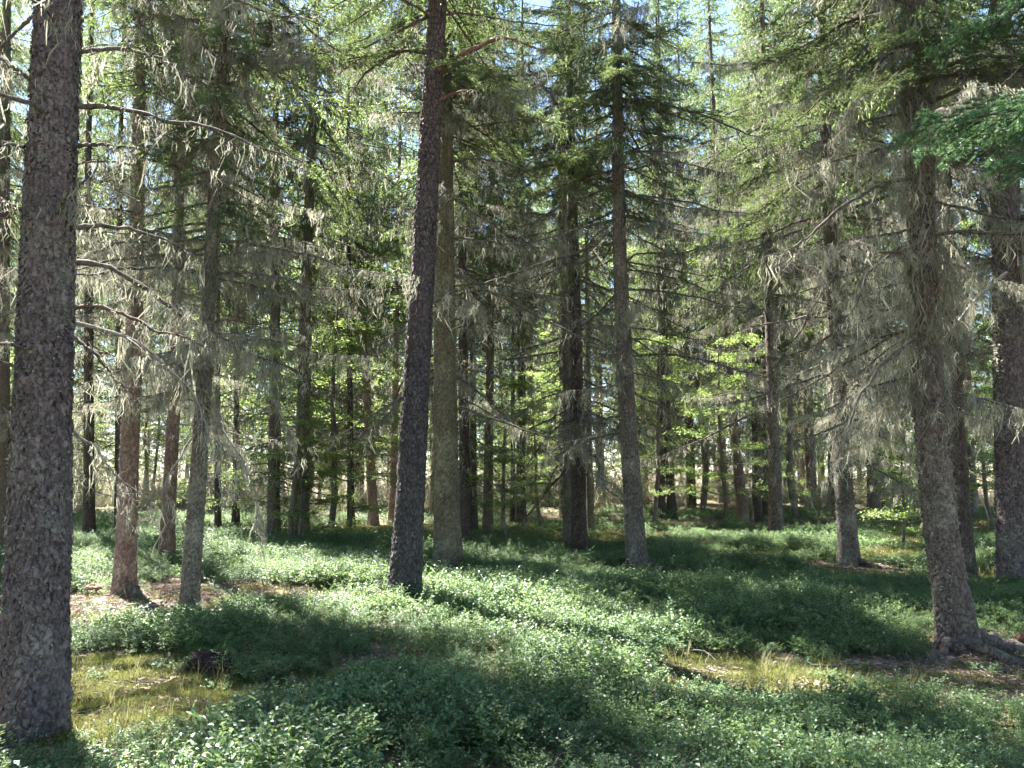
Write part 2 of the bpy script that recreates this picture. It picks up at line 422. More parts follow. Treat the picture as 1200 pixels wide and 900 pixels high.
# ------------------------------------------------------------------ branches
def dead_branch(rng, L, az, pitch, droop, usnea=1.0, poly=None, r0=None, twig=1.0, S=4, lowpoly=False, hang=0.6):
    """a dead spruce limb from the origin (or along poly): wood pieces, lichen pieces"""
    K = 9
    s = np.linspace(0, 1, K)
    if poly is None:
        h = np.array([math.cos(az), math.sin(az), 0]); side = np.array([-math.sin(az), math.cos(az), 0])
        P = h[None] * (L * s * math.cos(pitch))[:, None]
        P[:, 2] = L * (math.sin(pitch) * s - droop * s ** 1.7 + droop * 0.45 * s ** 4)
        j = np.cumsum(rng.normal(size=K)) * 0.022 * L
        P += side[None] * (j - j[0])[:, None]
        P[:, 2] += np.cumsum(rng.normal(size=K)) * 0.009 * L
        P -= P[0]
    else:
        poly = np.asarray(poly, float)
        cl = np.concatenate([[0], np.cumsum(np.linalg.norm(np.diff(poly, axis=0), axis=1))]); L = cl[-1]
        P = np.stack([np.interp(s * L, cl, poly[:, i]) for i in range(3)], -1)
        P[1:-1] += rng.normal(size=(K - 2, 3)) * 0.012 * L
    r0 = (r0 * 0.75) if r0 else (0.007 + 0.0055 * L)
    rr = r0 * (1 - s) ** 0.8 + 0.0022
    if lowpoly:
        wood = [tubes(P[None], rr[None], 4)]
    else:   # knotty limb
        sf = np.linspace(0, 1, 30)
        PF = np.stack([np.interp(sf, s, P[:, i]) for i in range(3)], -1)
        ker = np.array([0.25, 0.5, 0.25]); PF[1:-1] = 0.25 * PF[:-2] + 0.5 * PF[1:-1] + 0.25 * PF[2:]
        PF[1:] += rng.normal(size=(29, 3)) * 0.0035
        wood = [tubes(PF[None], (np.interp(sf, s, rr) * rng.uniform(0.78, 1.3, 30))[None], 6)]
    n = max(4, int(L * (9 if not lowpoly else 6) * twig))
    st = rng.uniform(0.12, 0.98, n)
    base = np.stack([np.interp(st, s, P[:, i]) for i in range(3)], -1)
    tan = nrm(np.stack([np.interp(st, s, np.gradient(P[:, i])) for i in range(3)], -1))
    sgn = np.where(rng.rand(n) < 0.5, -1, 1)[:, None]
    lat = nrm(np.cross(tan, np.array([[0, 0, 1.0]])) * sgn + tan * rng.uniform(0.2, 0.9, (n, 1)))
    lt = np.clip(rng.gamma(3.0, 0.105, n) * (1.15 - 0.6 * st) * min(1.25, 0.55 + L * 0.35), 0.08, 0.95)
    KT = 4
    tt = np.linspace(0, 1, KT)
    hg = rng.uniform(0.1, 1.25, n) * hang
    TP = base[:, None, :] + lat[:, None, :] * (lt[:, None] * tt[None] * (1 - 0.35 * hg[:, None] * tt[None]))[:, :, None]
    TP[:, :, 2] -= lt[:, None] * hg[:, None] * tt[None] ** 1.5
    TP[:, 1:] += rng.normal(size=(n, KT - 1, 3)) * 0.035 * lt[:, None, None]
    TR = np.linspace(0.0052, 0.0018, KT)[None] * (0.6 + 0.8 * lt[:, None]) * (1.6 if lowpoly else 1.0)
    wood.append(tubes(TP, TR, 3))
    # finer twiglets on the twigs
    n2 = int(n * (4 if not lowpoly else 1.6) * twig)
    ti = rng.randint(0, n, n2); u = rng.uniform(0.2, 0.95, n2)
    f = u * (KT - 1); k0 = np.minimum(f.astype(int), KT - 2); fr = (f - k0)[:, None]
    b2 = TP[ti, k0] * (1 - fr) + TP[ti, k0 + 1] * fr
    t2 = nrm(TP[ti, k0 + 1] - TP[ti, k0])
    d2 = nrm(t2 * 0.6 + rng.normal(size=(n2, 3)) * 0.75 + np.array([[0, 0, -0.4]]))
    l2 = rng.uniform(0.04, 0.2, n2)
    E2 = b2 + d2 * l2[:, None]
    if lowpoly:
        V, F = needles(rng, b2, d2, l2, np.full(n2, 0.009)); wood.append((V, F))
    else:
        P2 = np.stack([b2, b2 + d2 * (l2 * 0.5)[:, None] + rng.normal(size=(n2, 3)) * 0.012, E2], 1)
        wood.append(tubes(P2, np.tile(np.array([[0.0026, 0.0019, 0.0012]]), (n2, 1)), 3))
    # beard lichen
    li = []
    n3 = int(L * (95 if not lowpoly else 34) * usnea)
    if n3 > 0:
        pick = rng.rand(n3)
        ti = rng.randint(0, n, n3); kk = rng.randint(0, KT, n3)
        a = TP[ti, kk]
        ss = rng.uniform(0.1, 1, n3)
        bmain = np.stack([np.interp(ss, s, P[:, i]) for i in range(3)], -1)
        a = np.where((pick < 0.25)[:, None], bmain, a) + rng.normal(size=(n3, 3)) * 0.01
        ln = np.clip(rng.gamma(2.0, 0.055, n3), 0.03, 0.42)
        if not lowpoly:   # beards: several fine strands from one spot
            m5 = 3
            a = np.repeat(a, m5, 0) + rng.normal(size=(n3 * m5, 3)) * np.array([[0.016, 0.016, 0.006]])
            ln = np.repeat(ln, m5) * rng.uniform(0.35, 1.15, n3 * m5); n3 = n3 * m5
        wd = rng.uniform(0.005, 0.013, n3) * (1.8 if lowpoly else 1.0) * (0.6 + ln * 2)
        V, F = strands(rng, a, ln, wd, 4 if not lowpoly else 3)
        li.append((V, F, np.repeat(rng.rand(n3), len(V) // n3)))
        # fuzz clinging along the twigs
        nf = int(n3 * (1.2 if lowpoly else 0.18))
        ti = rng.randint(0, n, nf); u = rng.uniform(0, 0.999, nf) * (KT - 1); k0 = u.astype(int); fr = (u - k0)[:, None]
        a = TP[ti, k0] * (1 - fr) + TP[ti, k0 + 1] * fr
        V, F = needles(rng, a, nrm(rng.normal(size=(nf, 3)) + np.array([[0, 0, -0.5]])), rng.uniform(0.015, 0.05, nf), rng.uniform(0.006, 0.014, nf) * (1.5 if lowpoly else 1))
        li.append((V, F, np.repeat(rng.rand(nf), 3)))
    return wood, li

def wood_pieces(wood, slot=0):
    return [(v, f, slot, None) for v, f in wood]
def lichen_pieces(li, slot=0):
    return [(v, f, slot, t) for v, f, t in li]

def xf(v, Rm, t):
    return v @ Rm.T + np.asarray(t)[None]

def rotz(a):
    c, s = math.cos(a), math.sin(a)
    return np.array([[c, -s, 0], [s, c, 0], [0, 0, 1.0]])

# prototypes of dead limbs, heavy and light lichen; all point along +x
rngp = np.random.RandomState(11)
DEAD = {'light': [], 'heavy': [], 'pale': []}
for kind, us, cnt, wm in (('light', 0.32, 6, 'dead_wood'), ('heavy', 1.9, 6, 'dead_wood'), ('pale', 0.45, 4, 'pale_wood')):
    for k in range(cnt):
        L = [1.1, 1.5, 1.9, 2.3, 2.7, 1.3][k]
        w, l = dead_branch(rngp, L, 0, rngp.uniform(-0.25, 0.3), rngp.uniform(0.15, 0.5), us, hang=rngp.uniform(0.5, 1.0))
        DEAD[kind].append((L, build_mesh('dead_limb', wood_pieces(w), [wm], smooth=True), build_mesh('beard_lichen', lichen_pieces(l), ['lichen'])))

# tangles of many dead limbs round a trunk, for trees too far away to pick limbs apart
def tangle(seed, z0, z1, n, usnea, Lr=(0.7, 2.0)):
    rng = np.random.RandomState(seed)
    W, Li = [], []
    for k in range(n):
        z = z0 + (z1 - z0) * (k + rng.rand()) / n
        fz = (z - z0) / (z1 - z0)
        L = rng.uniform(*Lr) * (0.65 + 0.5 * fz)
        w, l = dead_branch(rng, L, rng.uniform(0, 2 * np.pi), rng.uniform(-0.35, 0.25), rng.uniform(0.2, 0.6), usnea, lowpoly=True, hang=rng.uniform(0.6, 1.2))
        W += [(v + np.array([[0, 0, z]]), f) for v, f in w]
        Li += [(v + np.array([[0, 0, z]]), f, t) for v, f, t in l]
    return build_mesh('branch_tangle', wood_pieces(W, 0) + lichen_pieces(Li, 1), ['dead_wood', 'lichen'])
TANGLE = [tangle(101, 1.3, 12.0, 130, 0.9, (0.8, 2.7)), tangle(102, 1.6, 13.0, 135, 1.3, (0.8, 2.9)), tangle(103, 0.9, 11.0, 125, 1.5, (0.6, 2.5)), tangle(104, 2.2, 12.5, 110, 0.7, (0.8, 2.5))]

# ------------------------------------------------------------------ live spruce crowns
def crown_mesh(seed, H, h0, Rmax, usnea=0.5, step=0.36, dens=1.5, gap=0.0, nlen=(0.05, 0.10), nw=(0.012, 0.024), sp=0.048, NN=3):
    rng = np.random.RandomState(seed)
    mains, mr = [], []
    TB, TD, TL, TH = [], [], [], []
    lichB = []
    z = h0
    KB = 7
    s = np.linspace(0, 1, KB)
    while z < H - 0.25:
        f = (z - h0) / (H - h0)
        prof = (1 - f) ** 0.75 * min(1.0, 0.55 + f * 3.5)
        nb = rng.randint(3, 6)
        a0 = rng.uniform(0, 2 * np.pi)
        for b in range(nb):
            if rng.rand() < gap:
                continue
            L = max(0.25, Rmax * prof * rng.uniform(0.65, 1.15))
            az = a0 + b * 2 * np.pi / nb + rng.normal() * 0.25
            pitch = -0.35 + 0.85 * f + rng.normal() * 0.1
            dr = (0.42 - 0.3 * f) * rng.uniform(0.7, 1.3)
            h = np.array([math.cos(az), math.sin(az), 0])
            P = h[None] * (L * s)[:, None]
            P[:, 2] = z + rng.normal() * 0.08 + L * (math.tan(pitch) * s - dr * s ** 1.6 + dr * 0.75 * s ** 3.5)
            mains.append(P); mr.append((0.008 + 0.008 * L) * (1 - s) ** 0.8 + 0.002)
            nt = max(3, int(L * 13 * dens))
            st = np.sort(rng.uniform(0.12, 1.0, nt))
            base = np.stack([np.interp(st, s, P[:, i]) for i in range(3)], -1)
            sg = np.where(np.arange(nt) % 2 == 0, 1, -1)[:, None]
            lat = nrm(np.array([[-h[1], h[0], 0]]) * sg + h[None] * rng.uniform(0.35, 0.9, (nt, 1)))
            lt = np.clip((0.30 + 0.22 * L) * (1.08 - st) ** 0.6 * rng.uniform(0.55, 1.2, nt), 0.1, 0.85)
            TB.append(base); TD.append(lat); TL.append(lt); TH.append(rng.uniform(0.25, 1.0, nt) * (1.15 - 0.9 * f))
            if f < 0.6:
                nl = int(L * 9 * usnea * (1 - f))
                if nl:
                    u = rng.uniform(0.1, 1, nl)
                    lichB.append(np.stack([np.interp(u, s, P[:, i]) for i in range(3)], -1) + rng.normal(size=(nl, 3)) * np.array([[0.1, 0.1, 0.03]]))
        z += step * rng.uniform(0.7, 1.3) * (1.0 - 0.35 * f)
    mains = np.array(mains); mr = np.array(mr)
    TB = np.concatenate(TB); TD = np.concatenate(TD); TL = np.concatenate(TL); TH = np.concatenate(TH)
    n = len(TB)
    cnt = np.maximum(2, (TL / sp).astype(int))
    ti = np.repeat(np.arange(n), cnt)
    first = np.concatenate([[0], np.cumsum(cnt)[:-1]])
    u = (np.arange(len(ti)) - first[ti] + rng.rand(len(ti))) / cnt[ti]
    def at(i, u):
        p = TB[i] + TD[i] * (TL[i] * u * (1 - 0.3 * TH[i] * u))[:, None]
        p[:, 2] -= TL[i] * TH[i] * u ** 1.4
        return p
    node = at(ti, u); tang = nrm(at(ti, np.minimum(u + 0.1, 1.1)) - node)
    nd = np.repeat(node, NN, 0) + rng.normal(size=(len(node) * NN, 3)) * 0.008
    dd = nrm(np.repeat(tang, NN, 0) * 0.75 + rng.normal(size=(len(nd), 3)) * 0.55)
    V, F = needles(rng, nd, dd, rng.uniform(*nlen, len(nd)), rng.uniform(*nw, len(nd)))
    tint = np.repeat(np.repeat(rng.rand(n), cnt), NN) * 0.6 + np.repeat(u, NN) * 0.4
    pieces = [(V, F, 0, np.repeat(tint, 3))]
    v, q = tubes(mains, mr, 3); pieces.append((v, q, 1, None))
    big = np.where(TL > 0.33)[0]
    tp = np.stack([at(big, np.full(len(big), q)) for q in (0.0, 0.5, 1.0)], 1)
    sd = nrm(rng.normal(size=(len(big), 3)))[:, None, :] * np.array([0.006, 0.004, 0.002])[None, :, None]
    RV = np.stack([tp - sd, tp + sd], 2).reshape(-1, 3)
    idx = np.arange(len(big) * 6).reshape(-1, 3, 2)
    rq = np.stack([idx[:, :-1, 0], idx[:, :-1, 1], idx[:, 1:, 1], idx[:, 1:, 0]], -1).reshape(-1, 4)
    pieces.append((RV, rq, 1, None))
    if lichB:
        LB = np.concatenate(lichB)
        ln = np.clip(rng.gamma(2, 0.07, len(LB)), 0.05, 0.5)
        v, q = strands(rng, LB, ln, rng.uniform(0.012, 0.035, len(LB)), 3)
        pieces.append((v, q, 2, np.repeat(rng.rand(len(LB)), 6)))
    return build_mesh('crown', pieces, ['needle', 'live_wood', 'lichen'])

#            seed  H   h0  Rmax usnea
FARN = dict(nlen=(0.08, 0.15), nw=(0.018, 0.034), sp=0.08, NN=3)
NEAR = dict(step=0.46, dens=1.25, gap=0.18)
MID = dict(step=0.42, dens=1.2, gap=0.12)
WALL = dict(step=0.38, dens=1.2, gap=0.06)
CROWN = [crown_mesh(1, 24, 6.5, 2.2, 1.6, **NEAR), crown_mesh(2, 21, 6.0, 2.1, 1.4, **NEAR), crown_mesh(3, 26, 9.0, 2.2, 1.0, **NEAR),
         crown_mesh(4, 19, 4.5, 1.9, 1.6, **NEAR), crown_mesh(5, 23, 6.0, 1.9, 2.0, **NEAR),
         crown_mesh(6, 22, 5.6, 2.6, 2.6, **FARN, **MID), crown_mesh(7, 20, 6.0, 2.4, 3.0, **FARN, **MID), crown_mesh(8, 24, 6.6, 2.5, 2.0, **FARN, **MID),
         crown_mesh(9, 21, 2.2, 3.0, 2.6, **FARN, **WALL), crown_mesh(10, 23, 3.0, 2.8, 3.0, **FARN, **WALL)]
CROWN_H = [24, 21, 26, 19, 23, 22, 20, 24, 21, 23]

# ------------------------------------------------------------------ trunks
def cell_edge(u, v, per, seed):
    """F2-F1 of jittered cells; u wraps with integer period per"""
    r = np.random.RandomState(seed); JX = r.rand(97, 97); JY = r.rand(97, 97); JC = r.rand(97, 97)
    ui = np.floor(u).astype(int); vi = np.floor(v).astype(int)
    best = np.full(u.shape, 9.0); sec = np.full(u.shape, 9.0); cid = np.zeros(u.shape)
    for a in (-1, 0, 1):
        for b in (-1, 0, 1):
            ci = (ui + a) % per; cj = (vi + b) % 97
            d = np.hypot(ui + a + JX[ci % 97, cj] - u, vi + b + JY[ci % 97, cj] - v)
            nearer = d < best
            sec = np.where(nearer, best, np.minimum(sec, d))
            cid = np.where(nearer, JC[ci % 97, cj], cid)
            best = np.where(nearer, d, best)
    return sec - best, cid

def spine_fn(pts, H):
    """pts [(x, z)] relative to the base, in the plane of the picture; continued upwards"""
    zs = np.array([p[1] for p in pts], float); xs = np.array([p[0] for p in pts], float)
    sl = (xs[-1] - xs[-2]) / (zs[-1] - zs[-2]) * 0.6
    zs = np.concatenate([zs, [zs[-1] + 4, H + 1]]); xs = np.concatenate([xs, [xs[-1] + sl * 4, xs[-1] + sl * 6]])
    zf = np.linspace(-0.3, H, 200)
    xf_ = np.interp(zf, zs, xs)
    ker = np.hanning(15); ker /= ker.sum()
    xsm = np.convolve(np.pad(xf_, 7, mode='edge'), ker, 'valid')
    return lambda z: np.interp(z, zf, xsm)

def trunk_mesh(seed, fx, r, H, fine, bark, flare=0.3, plate=0.0, plate_w=0.06, top_detail=6.0, lobes=5):
    rng = np.random.RandomState(seed)
    S = int(np.clip(2 * np.pi * r / fine, 10, 150))
    zl = [-0.25]
    dz = max(fine * 1.15, 0.012)
    while zl[-1] < top_detail:
        zl.append(zl[-1] + dz)
    while zl[-1] < H:
        zl.append(zl[-1] + 0.5)
    z = np.array(zl)
    th = np.arange(S) * 2 * np.pi / S
    Z, TH = np.meshgrid(z, th, indexing='ij')
    taper = np.clip(1 - Z / H, 0.01, 1) ** 1.25
    R0 = r * taper
    ph = rng.uniform(0, 6.28, 4)
    lob = 0.5 + 0.5 * np.cos(lobes * TH + ph[0] + 0.7 * np.sin(2 * TH + ph[1]))
    e = np.exp(-np.maximum(Z, 0) / (0.28 + 0.6 * r))
    R0 = R0 + r * flare * e * (0.35 + 1.1 * lob ** 1.5)
    R0 = R0 * (1 + 0.022 * np.sin(2 * TH + ph[2] + 0.6 * Z) + 0.018 * np.sin(3 * TH + ph[3] - 0.9 * Z) + 0.012 * np.sin(5 * Z + TH))
    TN = np.full(Z.shape, 0.5)
    if plate > 0:
        per = max(6, int(round(2 * np.pi * r / plate_w)))
        U = TH / (2 * np.pi) * per; Vv = Z / (plate_w * 1.5)
        wob = 0.35 * np.sin(3.1 * Vv + 2 * np.sin(TH * 3)) * 0.6 + rng.normal(size=U.shape) * 0.05
        e1, c1 = cell_edge(U + wob + 50 * per, Vv + 0.4 * np.sin(U * 2.3) + 500, per, seed + 5)
        e2, c2 = cell_edge(U * 2 + 50 * per, Vv * 2 + 500, per * 2, seed + 6)
        disp = np.clip(e1 / 0.28, 0, 1) * (0.55 + 0.75 * c1) + 0.35 * np.clip(e2 / 0.3, 0, 1) * c2
        TN = np.clip(np.clip(e1 / 0.22, 0, 1) * (0.30 + 0.5 * c1) + 0.22 * np.clip(e2 / 0.25, 0, 1) * c2 + rng.normal(size=Z.shape) * 0.025, 0, 1)
        amp = 0.25 + 1.4 * vnoise(np.cos(TH) * 1.4 + 0.4 * Z, np.sin(TH) * 1.4 + 1.5 * Z, 1.3, seed % 50)
        TN = 0.5 + (TN - 0.5) * np.clip(amp, 0.5, 1.25) + 0.22 * (vnoise(np.cos(TH) * 1.2 + 3, np.sin(TH) * 1.2 + 1.1 * Z, 1.6, seed % 40 + 3) - 0.5)
        R0 = R0 + plate * amp * (disp - 0.6) * (Z < top_detail + 1) + rng.normal(size=R0.shape) * plate * 0.1
    X = fx(Z) + R0 * np.cos(TH); Y = R0 * np.sin(TH)
    V = np.stack([X, Y, Z], -1).reshape(-1, 3)
    nz = len(z)
    idx = np.arange(nz * S).reshape(nz, S)
    q = np.stack([idx[:-1], np.roll(idx, -1, 1)[:-1], np.roll(idx, -1, 1)[1:], idx[1:]], -1).reshape(-1, 4)
    me = build_mesh('trunk', [(V, q, 0, TN.ravel())], [bark], smooth=True)
    return me, (lambda zz: r * np.clip(1 - zz / H, 0.01, 1) ** 1.25)

def bark_scales(seed, fx, rf, z0, z1, n, bark, size=0.035):
    """small lifted bark flakes"""
    rng = np.random.RandomState(seed)
    z = rng.uniform(z0, z1, n); th = rng.uniform(0, 2 * np.pi, n)
    r = rf(z) + 0.002
    o = np.stack([np.cos(th), np.sin(th), np.zeros(n)], -1)
    t = np.stack([-np.sin(th), np.cos(th), np.zeros(n)], -1)
    c = np.stack([fx(z), np.zeros(n), z], -1) + o * r[:, None]
    w = size * rng.uniform(0.4, 1.2, n); h = size * rng.uniform(0.5, 1.5, n)
    tilt = rng.uniform(0.05, 0.5, n); sk = rng.normal(size=n) * 0.3
    dn = nrm(np.array([[0, 0, -1.0]]) + t * sk[:, None])
    lift = rng.choice([1, -1], n, p=[0.7, 0.3])[:, None]
    a = c - dn * (h / 2)[:, None]; b = c + dn * (h / 2)[:, None]
    oa = o * (h * tilt)[:, None]
    up = a + np.where(lift < 0, oa, 0); lowr = b + np.where(lift > 0, oa, 0)
    mid = c + o * (h * tilt * 0.65)[:, None]
    W = w[:, None] / 2
    V = np.stack([up - t * W * 0.6, up + t * W * 0.7, mid - t * W * rng.uniform(0.8, 1.2, (n, 1)), mid + t * W, lowr - t * W * 0.7, lowr + t * W * rng.uniform(0.4, 0.9, (n, 1))], 1).reshape(-1, 3)
    i = np.arange(n)[:, None] * 6
    F = np.concatenate([i + np.array([[0, 1, 3, 2]]), i + np.array([[2, 3, 5, 4]])])
    return build_mesh('bark_scales', [(V, F, 0, np.repeat(rng.uniform(0.3, 0.85, n), 6))], [bark])

def trunk_lichen(seed, fx, rf, z0, z1, n, size=0.03, clump=14):
    rng = np.random.RandomState(seed)
    nc = max(3, n // clump)
    cz = rng.uniform(z0, z1, nc); ct = rng.uniform(0, 2 * np.pi, nc)
    k = rng.randint(0, nc, n)
    z = cz[k] + rng.normal(size=n) * 0.09; th = ct[k] + rng.normal(size=n) * 0.28
    o = np.stack([np.cos(th), np.sin(th), np.zeros(n)], -1)
    c = np.stack([fx(z), np.zeros(n), z], -1) + o * (rf(z) + 0.001)[:, None]
    d = nrm(o * 0.8 + rng.normal(size=(n, 3)) * 0.6 + np.array([[0, 0, -0.35]]))
    V, F = leaves(rng, c, d, size * rng.uniform(0.5, 1.4, n), size * rng.uniform(0.3, 0.9, n), upj=1.0)
    return build_mesh('lichen', [(V, F, 0, np.repeat(rng.rand(n), 4))], ['trunk_lichen'])

TREE = {}
# places on the floor that the sun reaches through gaps between the limbs (x0, x1, y0, y1, how open)
SUN_GAPS = [(-6.6, -1.0, 8.1, 11.8, 1.0), (-0.4, 1.0, 7.3, 8.4, 0.9), (1.3, 3.0, 6.5, 7.15, 1.0), (-3.4, -1.6, 5.3, 6.1, 0.9), (4.6, 7.2, 12.3, 13.6, 1.0), (0.0, 7.0, 21.0, 29.0, 0.8), (-1.0, 2.2, 8.8, 11.3, 0.5)]
rngs = np.random.RandomState(404)
def falls(x, y, z, zones):
    sx = x - sv.x / sv.z * z; sy = y - sv.y / sv.z * z
    return any(a <= sx <= b and c <= sy <= d and rngs.rand() < p for a, b, c, d, p in zones)
def open_gap(e, px, z, az, L, zones=SUN_GAPS):
    x, y = e.location.x + px, e.location.y
    return any(falls(x + L * q * math.cos(az), y + L * q * math.sin(az), z - 0.25 * L * q, zones) for q in (0.2, 0.55, 0.9))
SLIM = {'C': 0.32, 'B': 0.75, 'D': 1.1, 'a': 0.38, 'b': 0.4, 'H': 0.4, 'H2': 0.35, 'k': 0.38, 'm': 0.38, 'E': 0.75, 'e': 0.6, 'f': 0.7, 'A2': 0.55, 'j': 0.6, 'l': 0.5, 'n': 0.7, 'M': 0.65, 'I': 0.5, 'K1': 0.6, 'K2': 0.6, 'L': 0.7, 'J': 0.9, 'N': 0.9, 'g': 0.7, 'c': 0.6}   # narrower crowns
def place_crown(e, fx, ci, H, seed, h_scale=1.0, rxy=None):
    rng = random.Random(seed)
    z1, z2 = 3.0, 12.0
    x1, x2 = float(fx(z1)), float(fx(z2))
    lean = math.atan2(x2 - x1, z2 - z1)
    sc = H / CROWN_H[ci] * h_scale
    x0 = x1 - math.tan(lean) * z1
    c = obj('crown', CROWN[ci], e, (x0, 0, 0), None, (rxy or sc, rxy or sc, sc), kind='stuff')
    c.rotation_mode = 'QUATERNION'
    c.rotation_quaternion = Matrix.Rotation(lean, 3, 'Y').to_quaternion() @ Matrix.Rotation(rng.uniform(0, 6.28), 3, 'Z').to_quaternion()
    return c

def tree(key, Y, spine, r, H, bark, ci, label, name='spruce_tree', fine=0.03, plate=0.0, pw=0.06, flare=0.3, top=6.0, rxy=None,
         limbs=None, tang=None, seed=None, lobes=5, crown=True, skip=None):
    """limbs = (z0, z1, n, kinds) individual dead limbs; tang = (index, scale) a joined tangle"""
    bx = spine[0][0]
    if Y > 17.5:
        ci = 5 + (ord(key[0]) + len(key)) % 3
        H = H * 1.18
    seed = seed if seed is not None else (sum(ord(c) for c in key) * 7 + 3)
    rng = np.random.RandomState(seed)
    g = float(gh(bx, Y))
    e = obj(name, None, None, (bx, Y, g))
    tag(e, label, 'tree')
    fx = spine_fn([(x - bx, z) for x, z in spine], H)
    r = r * Y / math.hypot(bx, Y) * (0.95 if plate else 1.0)
    me, rf = trunk_mesh(seed, fx, r, H, fine, bark, flare, plate, pw, top, lobes)
    t = obj('trunk', me, e)
    if crown:
        place_crown(e, fx, ci, H, seed, rxy=rxy or SLIM.get(key))
    if limbs:
        z0, z1, n, kinds = limbs
        for k in range(n):
            z = z0 + (z1 - z0) * (k + rng.rand()) / n
            kd = kinds[rng.randint(len(kinds))]
            if skip and skip[0] < z < skip[1]:
                continue
            LL, wm, lm = DEAD[kd][rng.randint(len(DEAD[kd]))]
            az = rng.uniform(0, 2 * np.pi)
            sc = rng.uniform(0.55, 1.1) * (1.3 if Y > 12 else 1.0)
            for _ in range(5):
                if not open_gap(e, float(fx(z)), z, az, LL * sc):
                    break
                az = rng.uniform(0, 2 * np.pi)
            else:
                continue
            rr = float(rf(z)) * 0.7
            b = obj('branch', wm, e, (float(fx(z)) + rr * math.cos(az), rr * math.sin(az), z), (rng.normal() * 0.25, rng.uniform(-0.15, 0.3), az), sc)
            obj('lichen', lm, b, kind='stuff')
    if tang:
        i, sc = tang
        o = obj('branch_tangle', TANGLE[i], e, (float(fx(4)), 0, 0), (0, 0, rng.uniform(0, 6.28)), sc, kind='stuff')
    TREE[key] = (e, fx, rf, t)
    return e

def limb(key, pts, seed, usnea=0.4, wood='dead_wood', r0=None, twig=1.0, hang=0.6, label=None):
    """one particular limb of a tree along world points"""
    e, fx, rf, t = TREE[key]
    base = np.array(e.location)
    w, l = dead_branch(np.random.RandomState(seed), 1, 0, 0, 0, usnea, poly=np.array(pts, float) - np.array(pts[0], float)[None], r0=r0, twig=twig, hang=hang)
    o = obj('branch', build_mesh('limb', wood_pieces(w), [wood], smooth=True), e, tuple(np.array(pts[0]) - base), label=label)
    if l:
        obj('lichen', build_mesh('beard_lichen', lichen_pieces(l), ['lichen']), o, kind='stuff')
    return o

# key, distance, spine (x, z), radius, height ...
tree('A', 5.01, [(-2.98, 0), (-3.04, 1.37), (-3.11, 3.06), (-3.16, 4.89)], 0.222, 25, 'bark_plum', 2, 'thick plum-brown spruce trunk with scaly lichen-flecked bark beside the yellow moss patch',
     fine=0.0115, plate=0.018, pw=0.05, flare=0.10, top=5.3, limbs=(1.9, 6.5, 10, ['light', 'heavy', 'light']))
tree('A2', 15.29, [(-9.94, 0), (-10.28, 4.3), (-10.75, 11.66)], 0.203, 23, 'bark_brown', 0, 'brown spruce half hidden behind the thick plum-brown trunk', limbs=(2, 9, 26, ['heavy', 'light']))
tree('B', 10.73, [(-5.28, 0), (-5.34, 3.49), (-5.54, 8.66)], 0.155, 22, 'bark_orange', 2, 'orange-brown pine trunk rising from the sunlit needle litter', name='pine_tree',
     fine=0.02, plate=0.008, pw=0.06, flare=0.28, skip=(6.9, 8.1), limbs=(2.4, 9, 34, ['heavy', 'heavy', 'pale']))
tree('C', 13.5, [(-5.95, 0), (-5.95, 2.76), (-6.07, 7.14), (-6.21, 10.49)], 0.142, 21, 'bark_red', 4, 'slim reddish trunk behind the gap between the orange pine and the leaning grey spruce', name='pine_tree',
     fine=0.022, plate=0.006, skip=(4.2, 6.4), limbs=(2.2, 10, 44, ['heavy', 'pale', 'heavy']))
tree('D', 9.64, [(-3.94, 0), (-3.88, 2.97), (-3.86, 6.14), (-3.82, 7.94)], 0.122, 20, 'bark_grey', 4, 'slim grey lichen-coated spruce standing at the edge of the sunlit strip',
     fine=0.018, plate=0.006, pw=0.05, flare=0.15, skip=(4.8, 6.2), limbs=(2.0, 8, 44, ['heavy', 'heavy', 'pale']))
tree('E', 9.76, [(-1.33, 0), (-1.2, 3.32), (-1.08, 6.2), (-1.01, 8.02)], 0.203, 24, 'bark_char', 2, 'charcoal-barked leaning pine turning red higher up, bare of low branches', name='pine_tree',
     fine=0.016, plate=0.016, pw=0.055, flare=0.2, top=7.5)
tree('F', 13.63, [(-1.12, 0), (-1.21, 4.0), (-1.29, 10.57)], 0.25, 26, 'bark_olive', 2, 'stout olive-grey spruce close behind the charcoal-barked pine',
     fine=0.022, plate=0.009, pw=0.06, flare=0.25, limbs=(2.6, 10, 34, ['light', 'heavy']))
tree('G', 18.05, [(-1.08, 0), (-1.16, 4.78), (-1.29, 13.48)], 0.14, 21, 'bark_dark', 1, 'thin dark spruce tucked against the stout olive-grey spruce', tang=(1, 1.0))
tree('n', 22.05, [(-1.08, 0), (-1.13, 4.24), (-1.21, 9.34)], 0.11, 19, 'bark_dark', 3, 'thin dark trunk just past the spruce tucked behind the olive-grey one', tang=(2, 0.9))
tree('H', 17.03, [(1.46, 0), (1.44, 4.6), (1.38, 8.59), (1.33, 12.8)], 0.185, 24, 'bark_dark', 0, 'dark brown spruce hung with drooping dead branches, paired with a paler one',
     fine=0.028, plate=0.01, flare=0.15, limbs=(1.8, 11, 44, ['light', 'light', 'heavy']))
tree('H2', 18.5, [(1.35, 0), (1.33, 4.86), (1.28, 9.19)], 0.135, 21, 'bark_grey', 4, 'paler trunk pressed against the back of the dark brown spruce', tang=(3, 0.6))
tree('I', 21.12, [(2.12, 0), (2.11, 2.95), (2.1, 10.27)], 0.1, 17, 'bark_olive', 3, 'thin greenish young spruce next to the dark brown spruce', tang=(3, 0.8))
